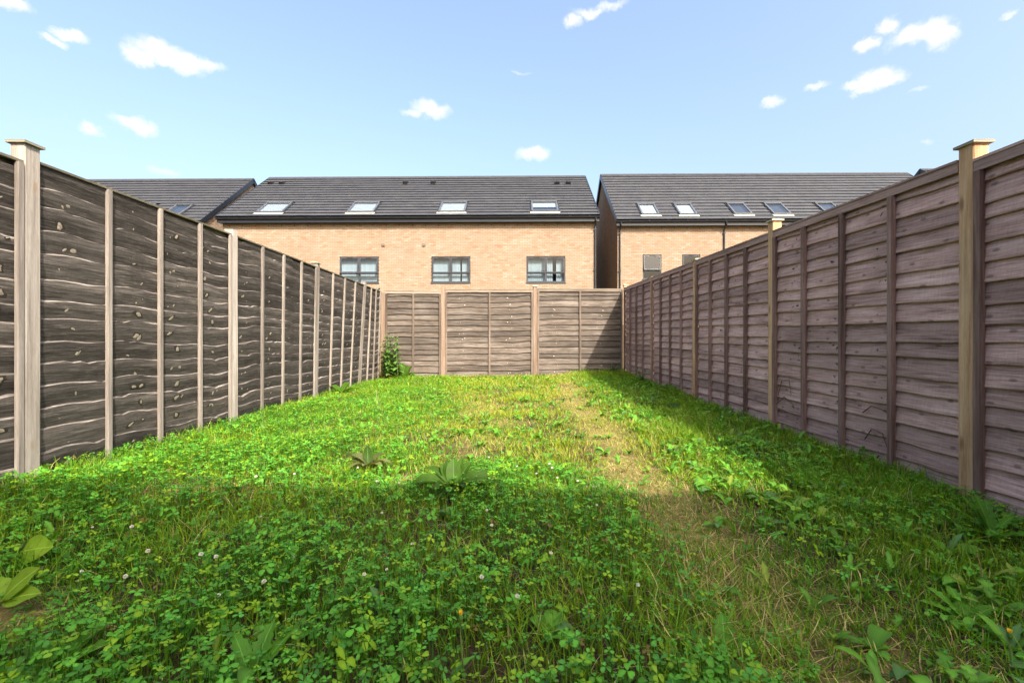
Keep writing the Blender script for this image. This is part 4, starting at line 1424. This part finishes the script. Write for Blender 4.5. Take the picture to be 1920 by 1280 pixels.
def make_weeds():
    global tri_total
    batches = []
    for (n, curl, lob, w) in ((6, 0.9, 0.0, 0.13), (8, 1.1, 0.45, 0.15), (6, 1.4, 0.0, 0.22), (7, 0.6, 0.25, 0.11)):
        V, Fc, sh = weedleaf(n, curl, lob, w)
        # rosettes
        m_ = 520
        x, y = pts_in(m_ * 2, 0.6, 9.6)
        wgt = np.clip(0.35 + 0.65 * sstep(0.9, 1.4, x) + 0.25 * nz2(x, y, 2.2, 10), 0.1, 1) * (1.2 - 0.07 * y) * (1 - 0.7 * dryness(x, y))
        wgt = wgt * np.where((x < 0.3) & (y < 3), 0.45, 1)
        k = rng.uniform(0, 1, len(x)) < wgt
        x, y = x[k], y[k]
        rep = rng.integers(2, 7, len(x))
        x = np.repeat(x, rep); y = np.repeat(y, rep)
        N_ = len(x)
        yaw = rng.uniform(0, 6.283, N_)
        P = np.stack([x, y, ground_z(x, y) + 0.004], -1)
        L = rng.uniform(0.045, 0.115, N_)
        scl = np.stack([L * rng.uniform(.8, 1.2, N_), L, L * rng.uniform(0.6, 1.2, N_)], -1)
        g = np.array([0.095, 0.23, 0.025]) * rng.uniform(0.7, 1.4, (N_, 1))
        bl = (rng.uniform(0, 1, N_) < 0.15)[:, None]
        g = np.where(bl, np.array([0.09, 0.19, 0.055]) * rng.uniform(0.7, 1.2, (N_, 1)), g)
        yl = (rng.uniform(0, 1, N_) < 0.12)[:, None]
        g = np.where(yl, np.array([0.17, 0.24, 0.03]), g)
        batches.append(scatter('w', V, Fc, sh, P, yaw, np.zeros(N_), np.zeros(N_), scl, g, None, None))
    o, t = join('weeds', batches, M['foliage'], 'small strap leaved weeds and seedlings mixed through the lawn')
    tri_total += t


make_grass(); make_clover(); make_weeds()


# ------------------------------------------------------------------ single plants
def leaf_obj(parent, L, Wd, az, pitch, curl, mat, base=(0, 0, 0), stalk=0.15, serr=0.0, wavy=0.12, n=10, name='leaf', fold=0.35, twist=0.0, roll=0.0):
    """a broad leaf: stalk then blade, rising at pitch and bending over; its own mesh under the plant"""
    m = MB()
    rows = []
    y = z = 0.0; e = pitch
    ph = random.uniform(0, 6)
    for i in range(n + 1):
        t = i / n
        if t < stalk: hw = 0.04 * Wd
        else:
            u = (t - stalk) / (1 - stalk)
            hw = 0.5 * Wd * (math.sin(math.pi * u ** 0.72) ** 0.8) + 0.02 * Wd
            if serr: hw *= 1 + serr * (0.9 if i % 2 else -0.9)
        if i == n: hw = 0.004 * Wd
        wv_ = wavy * hw * math.sin(ph + t * 11)
        wv2 = wavy * hw * math.sin(ph + 2 + t * 12.5)
        tw = twist * t
        rows.append([(-hw * math.cos(tw), y, z + hw * fold + wv_ - hw * math.sin(tw)), (-hw * .5 * math.cos(tw), y, z + hw * fold * .35 - hw * .5 * math.sin(tw)), (0, y, z),
                     (hw * .5 * math.cos(tw), y, z + hw * fold * .35 + hw * .5 * math.sin(tw)), (hw * math.cos(tw), y, z + hw * fold + wv2 + hw * math.sin(tw))])
        y += L * math.cos(e) / n; z += L * math.sin(e) / n; e -= curl / n
    for i in range(n):
        for k in range(4):
            uv = [(k / 4, i / n), ((k + 1) / 4, i / n), ((k + 1) / 4, (i + 1) / n), (k / 4, (i + 1) / n)]
            m.face([rows[i][k], rows[i][k + 1], rows[i + 1][k + 1], rows[i + 1][k]], uv)
    o = m.build(name, mat, parent, smooth=True, weld=True)
    o.location = base
    o.rotation_euler = (0, R(roll), az)
    return o


def plant(name, px, py, label, cat, leaves, mat, h=0.0, lift=0.0):
    x, y, z = ground_pt(px, py, h)
    z += lift
    p = empty(name, (x, y, z), label, cat)
    for (L, Wd, az, pitch, curl, *kw) in leaves:
        leaf_obj(p, L, Wd, R(az), R(pitch), curl, (kw[0].get('mat', mat) if kw else mat), **({k: v for k, v in kw[0].items() if k != 'mat'} if kw else {}))
    return p


# azimuth: 0 = away from the viewer, 90 = to the left, -90 = to the right
plant('dock_plant', 850, 938, 'broad leaved dock plant standing up at the shade edge in mid lawn', 'plant',
      [(0.175, 0.078, 6, 74, 0.4), (0.18, 0.07, 42, 62, 0.7), (0.19, 0.085, -42, 60, 0.6), (0.22, 0.08, -66, 50, 0.9, dict(roll=20)), (0.26, 0.08, 86, 54, 1.7, dict(roll=-25)), (0.22, 0.08, 105, 40, 1.1), (0.24, 0.085, 62, 58, 1.3),
       (0.29, 0.09, -88, 54, 1.7, dict(roll=30)), (0.19, 0.07, 25, 66, 0.7), (0.18, 0.075, 150, 50, 1.2), (0.17, 0.07, -150, 52, 1.2), (0.20, 0.055, -18, 68, 0.7), (0.19, 0.07, 180, 46, 1.3), (0.22, 0.07, -115, 44, 1.2)], M['dock'], 0.0, 0.05)
plant('dock_plant', 690, 888, 'drooping dock plant with dull purplish leaves beside a bare patch', 'plant',
      [(0.17, 0.06, 85, 50, 1.7), (0.19, 0.065, 70, 58, 1.5), (0.17, 0.06, -85, 45, 1.5), (0.15, 0.055, -60, 60, 1.1), (0.16, 0.055, 20, 70, 0.9, dict(mat=M['dock'])),
       (0.13, 0.05, 130, 45, 1.4), (0.14, 0.05, -120, 45, 1.4), (0.15, 0.06, -30, 55, 1.0, dict(mat=M['dock'])), (0.11, 0.045, 180, 50, 1.2)], M['dock_dull'], 0.0, 0.04)
plant('broadleaf_weed', 38, 1045, 'single large yellow green oval leaf rising from clover at left', 'plant',
      [(0.175, 0.095, -82, 38, 0.5, dict(fold=0.12, wavy=0.08, roll=58)), (0.08, 0.05, 40, 30, 0.8, dict(mat=M['dock'])), (0.07, 0.04, 150, 35, 0.8, dict(mat=M['dock']))], M['dock_yellow'], 0.03, 0.05)
plant('broadleaf_weed', 0, 1140, 'yellowing weed with three oval leaves beside bare soil at the left edge', 'plant',
      [(0.14, 0.075, -45, 62, 0.4, dict(fold=0.15, roll=30)), (0.14, 0.06, -82, 30, 0.5, dict(fold=0.2, roll=40)), (0.10, 0.045, -95, 18, 0.4), (0.10, 0.06, 60, 50, 0.7)], M['dock_yellow'], 0.02, 0.04)
plant('dandelion', 1862, 1012, 'dandelion rosette with long toothed leaves beside the near right post', 'plant',
      [(0.21, 0.036, a, p, c, dict(serr=0.4, n=13, wavy=0.05)) for a, p, c in ((75, 42, 0.7), (55, 55, 0.6), (20, 68, 0.5), (-10, 70, 0.4), (-35, 62, 0.6), (-70, 48, 0.9), (100, 38, 0.9), (130, 40, 0.8), (-110, 35, 0.9), (170, 45, 0.8), (-150, 40, 0.9), (40, 74, 0.3))], M['dandelion'])
plant('dandelion', 1815, 1170, 'dandelion with pale jagged leaves low in the bottom right lawn', 'plant',
      [(0.13, 0.034, a, p, c, dict(serr=0.35, n=13, wavy=0.06)) for a, p, c in ((60, 35, 0.6), (-20, 50, 0.7), (-80, 40, 0.8), (120, 30, 0.7), (25, 48, 0.6), (-50, 45, 0.7), (170, 35, 0.8))], M['dandelion'])
plant('dandelion', 1360, 1240, 'dandelion with three broad jagged leaves at the bottom edge right of the track', 'plant',
      [(0.13, 0.05, a, p, c, dict(serr=0.28, n=13, wavy=0.06)) for a, p, c in ((70, 40, 0.6), (-20, 55, 0.7), (-75, 35, 0.8))], M['dandelion'])
plant('dandelion', 470, 1272, 'dandelion with upright strap leaves among clover at the bottom edge left', 'plant',
      [(0.15, 0.045, a, p, c, dict(serr=0.22, n=13, wavy=0.06)) for a, p, c in ((95, 30, 0.5), (50, 55, 0.7), (-5, 66, 0.7), (-40, 55, 0.6), (120, 25, 0.6))], M['dandelion'], 0.02)
plant('dandelion', 90, 1265, 'dandelion with blue green drooping leaves in the bottom left corner', 'plant',
      [(0.16, 0.05, a, p, c, dict(serr=0.22, n=13, wavy=0.06)) for a, p, c in ((60, 45, 0.9), (-15, 50, 0.9), (-55, 45, 0.9), (110, 35, 0.8))], M['dandelion'], 0.02)
plant('dock_plant', 1262, 772, 'small dock with pale round leaves at the edge of the right fence shade', 'plant',
      [(0.17, 0.09, 60, 50, 0.8), (0.16, 0.09, -40, 55, 0.8), (0.13, 0.07, 10, 60, 0.6), (0.11, 0.06, 110, 35, 0.8), (0.12, 0.06, -110, 40, 0.8)], M['dock'])
plant('dock_plant', 640, 727, 'dark leaved dock growing against the foot of the left fence', 'plant',
      [(0.28, 0.14, 70, 55, 1.1), (0.27, 0.13, -20, 65, 0.9), (0.25, 0.12, -75, 45, 1.0), (0.22, 0.11, -110, 40, 0.8), (0.2, 0.1, 140, 45, 1.0)], M['dock'])
plant('dock_plant', 1258, 716, 'low dock with spreading leaves at the foot of the right fence', 'plant',
      [(0.24, 0.09, a, p, 0.9) for a, p in ((80, 35), (50, 50), (0, 60), (-45, 50), (-85, 35), (110, 30))], M['dock'])


def corner_growth():
    # nettles climbing in the corner
    x, y, z = -2.50, 9.38, float(ground_z(-2.5, 9.38))
    p = empty('nettle_clump', (x, y, z), 'tall dark nettle clump climbing the far left corner of the fence', 'plant')
    for k in range(9):
        bx, by = random.uniform(-.14, .26), random.uniform(-.12, .08)
        hgt = random.uniform(0.55, 1.18)
        lx, ly = random.uniform(-.08, .12), random.uniform(-.08, .04)
        m = MB()
        pts = [(bx + lx * t * t, by + ly * t, hgt * t) for t in (0, .25, .5, .75, 1)]
        m.tube(pts, [0.006, .0055, .005, .004, .002], 5)
        st = m.build('stem', M['stem'], p)
        lv = MB()
        nl = 12
        for i in range(nl):
            t = 0.2 + 0.78 * i / nl
            c = Vector((bx + lx * t * t, by + ly * t, hgt * t))
            for sd in (0, 1):
                a = i * 1.57 + sd * math.pi + random.uniform(-.3, .3)
                L = random.uniform(0.10, 0.19) * (1.1 - 0.55 * t); w_ = L * 0.62
                d = Vector((math.cos(a), math.sin(a), -0.35)); q = Vector((-math.sin(a), math.cos(a), 0))
                c0 = c; c1 = c + d * L * .45; c2 = c + d * L + Vector((0, 0, -0.03 * L))
                up = Vector((0, 0, 0.02))
                lv.face([c0, c1 - q * w_ * .5 + up, c2, c1], [(0.5, 0), (0, .5), (.5, 1), (.5, .5)]); lv.face([c0, c1, c2, c1 + q * w_ * .5 + up], [(.5, 0), (.5, .5), (.5, 1), (1, .5)])
        tag(lv.build('leaves', M['nettle'], st), kind='stuff')
    x, y, z = ground_pt(755, 708)
    p = empty('dock_plant', (x, y, z), 'bright green broad leaved dock in front of the corner nettles', 'plant')
    for (L, Wd, a, pt, c) in ((0.42, 0.17, 20, 70, 0.5), (0.40, 0.17, -30, 62, 0.6), (0.36, 0.16, -70, 45, 0.9), (0.34, 0.15, -100, 35, 0.9), (0.36, 0.16, 60, 55, 0.9), (0.30, 0.14, 110, 45, 1.0), (0.28, 0.13, 180, 40, 1.1), (0.3, 0.14, -150, 40, 1.1), (0.33, .14, -10, 78, .4)):
        leaf_obj(p, L, Wd, R(a), R(pt), c, M['dock'])
    x, y, z = ground_pt(722, 706)
    p = empty('withered_weed', (x, y, z), 'brown withered weed with drooping leaves at the foot of the nettles', 'plant')
    for k in range(16):
        leaf_obj(p, random.uniform(0.18, 0.36), random.uniform(0.04, 0.07), random.uniform(0, 6.28), R(random.uniform(50, 80)), random.uniform(1.4, 2.4), M['dead_leaf'] if k % 3 else M['dock_dull'], n=8)
    # ferny weeds in the other corner
    for (px, py, lab, s) in ((1203, 690, 'dark feathery weed growing in the far right fence corner', 1.0), (1095, 696, 'bushy green weed at the foot of the back fence by the shadow', .8), (1152, 698, 'leafy weed in the shadow at the foot of the back fence', .9)):
        x, y, z = ground_pt(px, py)
        y = min(y, 9.62 + 0.084 * (x + 2.79) - 0.22); x = (px - 960) / F * y; z = float(ground_z(x, y))
        p = empty('leafy_weed', (x, y, z), lab, 'plant')
        for k in range(9):
            a = random.uniform(0, 6.28); hgt = random.uniform(0.16, 0.30) * s; sp = random.uniform(.05, .2) * s
            m = MB(); pts = [(math.cos(a) * sp * t * t, math.sin(a) * sp * t * t, hgt * t) for t in (0, .4, .75, 1)]
            m.tube(pts, [.004, .0035, .003, .0015], 4); st = m.build('stem', M['stem'], p)
            lv = MB()
            for i in range(14):
                t = 0.15 + .85 * i / 14
                c = Vector((math.cos(a) * sp * t * t, math.sin(a) * sp * t * t, hgt * t)); b_ = random.uniform(0, 6.28); L = random.uniform(.03, .07) * s
                d = Vector((math.cos(b_), math.sin(b_), random.uniform(-.1, .5))); q = Vector((-math.sin(b_), math.cos(b_), 0))
                lv.face([c, c + d * L * .5 - q * L * .25, c + d * L, c + d * L * .5 + q * L * .25], [(.5, 0), (0, .5), (.5, 1), (1, .5)])
            tag(lv.build('leaves', M['nettle'], st), kind='stuff')


corner_growth()


def clover_flowers():
    spots = [(277, 1032), (377, 1038), (405, 1043), (550, 1044), (153, 1070), (235, 1080), (495, 1089), (173, 988), (247, 987), (489, 968), (410, 1115), (480, 893), (552, 888),
             (922, 984), (913, 956), (773, 1019), (725, 1067), (683, 1076), (1033, 1036), (970, 1117), (903, 1081), (1119, 946), (1083, 901), (1100, 912), (1113, 912), (1123, 909),
             (1045, 895), (1006, 887), (1196, 1096), (748, 905), (716, 961), (671, 876), (917, 857), (969, 874), (1030, 869), (1035, 877), (707, 902)]
    m = MB(); rnd = random.Random(3)
    for k in range(46):                                           # floret tips packed into a ball
        th = math.acos(1 - 1.55 * (k + .5) / 46); ph = k * 2.39996
        d = Vector((math.sin(th) * math.cos(ph), math.sin(th) * math.sin(ph), math.cos(th)))
        a = d.cross(Vector((0.3, 0.2, 1))).normalized(); b = d.cross(a)
        r0, r1_ = 0.0035, 0.0088 * rnd.uniform(.85, 1.15); w_ = 0.0019
        m.face([d * r0 - a * w_ * .5, d * r0 + a * w_ * .5, d * r1_ + a * w_, d * r1_ - a * w_])
        m.face([d * r0 - b * w_ * .5, d * r0 + b * w_ * .5, d * r1_ + b * w_, d * r1_ - b * w_])
    proto = None; sp = None
    st = MB(); st.tube([(0, 0, -0.12), (0.003, 0, -0.06), (0, 0, 0)], 0.0012, 5)
    for i, (px, py) in enumerate(spots):
        x, y, z = ground_pt(px, py, 0.10)
        loc = (x, y, z + 0.10)
        if proto is None:
            proto = m.build('clover_flower', M['petal'], None); proto.location = loc
            tag(proto, 'small round white clover flower head in the shaded near part of the lawn', 'flower', 'clover flowers in the shade')
            sp = st.build('stem', M['stem'], proto); o = proto
        else:
            o = proto.copy(); COL.objects.link(o); o.location = loc
            if py < 913: o['label'] = 'small round white clover flower head in the sunlit part of the lawn'; o['group'] = 'clover flowers in the sun'
            s2_ = sp.copy(); COL.objects.link(s2_); s2_.parent = o
        o.rotation_euler = (rnd.uniform(-.3, .3), rnd.uniform(-.3, .3), rnd.uniform(0, 6.28))
        k = rnd.uniform(0.5, 0.8); o.scale = (k, k, k)


clover_flowers()


def dandelion_stalk(px, py_top, py_base, label):
    x, y, z = ground_pt(px, py_base, 0.0)
    hgt = (CAM_Z - z) - (py_top - 640) / F * y
    p = empty('dandelion_flower', (x, y, z), label, 'flower')
    m = MB(); m.tube([(0.008, 0, 0), (0.004, 0, hgt * .4), (0, 0, hgt * .75), (0, 0, hgt)], [.0028, .0025, .0022, .0022], 6); m.build('stem', M['stem'], p)
    m = MB(); m.tube([(0, 0, hgt - .002), (0, 0, hgt + .006), (0, 0, hgt + .012), (0, 0, hgt + .016)], [.003, .0062, .0055, .004], 8); m.build('calyx', M['nettle'], p)
    m = MB()
    for k in range(14):
        a = k * 2.4; r0 = .0015 + .0022 * (k / 14)
        c = Vector((math.cos(a) * r0, math.sin(a) * r0, hgt + .013)); q = Vector((-math.sin(a), math.cos(a), 0)) * .0013
        t_ = c + Vector((math.cos(a) * .003, math.sin(a) * .003, .011))
        m.face([c - q, c + q, t_ + q, t_ - q])
    m.build('petals', M['yellow_petal'], p)


dandelion_stalk(864, 1163, 1279, 'closed yellow dandelion bud on a tall green stalk at the bottom of the lawn')
dandelion_stalk(1893, 1196, 1262, 'half open dandelion flower on a short stalk at the lower right')


def tall_stalk(px, py_top, py_base, label, mat, sway):
    x, y, z = ground_pt(px, py_base, 0.0)
    hgt = max(0.05, (CAM_Z - z) - (py_top - 640) / F * y)
    m = MB(); m.tube([(0, 0, 0), (sway * .2, 0, hgt * .5), (sway, 0, hgt)], [.0028, .002, .0013], 5)
    o = m.build('dry_stalk', mat, None); o.location = (x, y, z)
    tag(o, label, 'stalk')


tall_stalk(1124, 682, 706, 'thin pale upright stalk in front of the back fence shadow', M['post_right'], .01)
tall_stalk(1565, 1100, 1040 + 58, 'short dark broken stem beside the worn track', M['dry_stem'], .02)
tall_stalk(1843, 1037, 1105, 'dry yellow stalk leaning in the lower right grass', M['post_right'], -.02)
tall_stalk(1560, 1215, 1270, 'dark twig standing at the bottom of the lawn right of the track', M['dry_stem'], .01)
tall_stalk(709, 732, 770, 'pale bent dry grass stalk in the sunlit lawn before the corner weeds', M['post_left'], -.03)


def dead_vines():
    x = XR - 0.035
    for (name, pts, lab) in (('a', [(3.20, .30), (3.12, .36), (3.02, .345), (2.93, .30)], 'dark dried vine tendril arching on the boards left of the near right post'),
                             ('b', [(3.18, .12), (3.12, .20), (3.03, .19), (2.98, .08)], 'lower dark dried tendril curling on the boards left of the near right post'),
                             ('c', [(4.22, .30), (4.16, .44), (4.05, .46), (4.02, .33)], 'dark dried vine tendril on the boards beside the second right post'),
                             ('d', [(4.24, .22), (4.12, .30), (3.98, .24)], 'short dark dried tendril below the arched one by the second right post')):
        m = MB(); m.tube([(x + 0.0, y, z) for y, z in pts], [.004, .0035, .003, .002], 5)
        o = m.build('dried_vine', M['dry_stem'], None, origin=(x, pts[0][0], pts[0][1])); tag(o, lab, 'vine')


dead_vines()


def corner_fitting():
    # little dark spotlight on a bent stalk fixed on the far left corner of the fence
    y = 9.50; x = (710.5 - 960) / F * y; z = CAM_Z + (640 - 547.3) / F * y
    p = empty('garden_spotlight', (x, y, z), 'tiny dark spotlight on a bent stalk atop the far left fence corner', 'light')
    m = MB(); m.tube([(0.0, 0, -0.012), (0.012, 0, 0.004), (0.008, 0, 0.03), (0.0, 0, 0.05)], [.012, .010, .006, .006], 7); m.build('stalk', M['black'], p)
    m = MB(); m.tube([(-0.055, 0, 0.033), (-0.03, 0, 0.042), (0.0, 0, 0.058), (0.015, 0, 0.07), (0.018, 0, 0.073)], [.006, .012, .014, .017, .016], 8); m.build('head', M['black'], p)


corner_fitting()
print('vegetation triangles', tri_total, 'objects', len(bpy.data.objects))
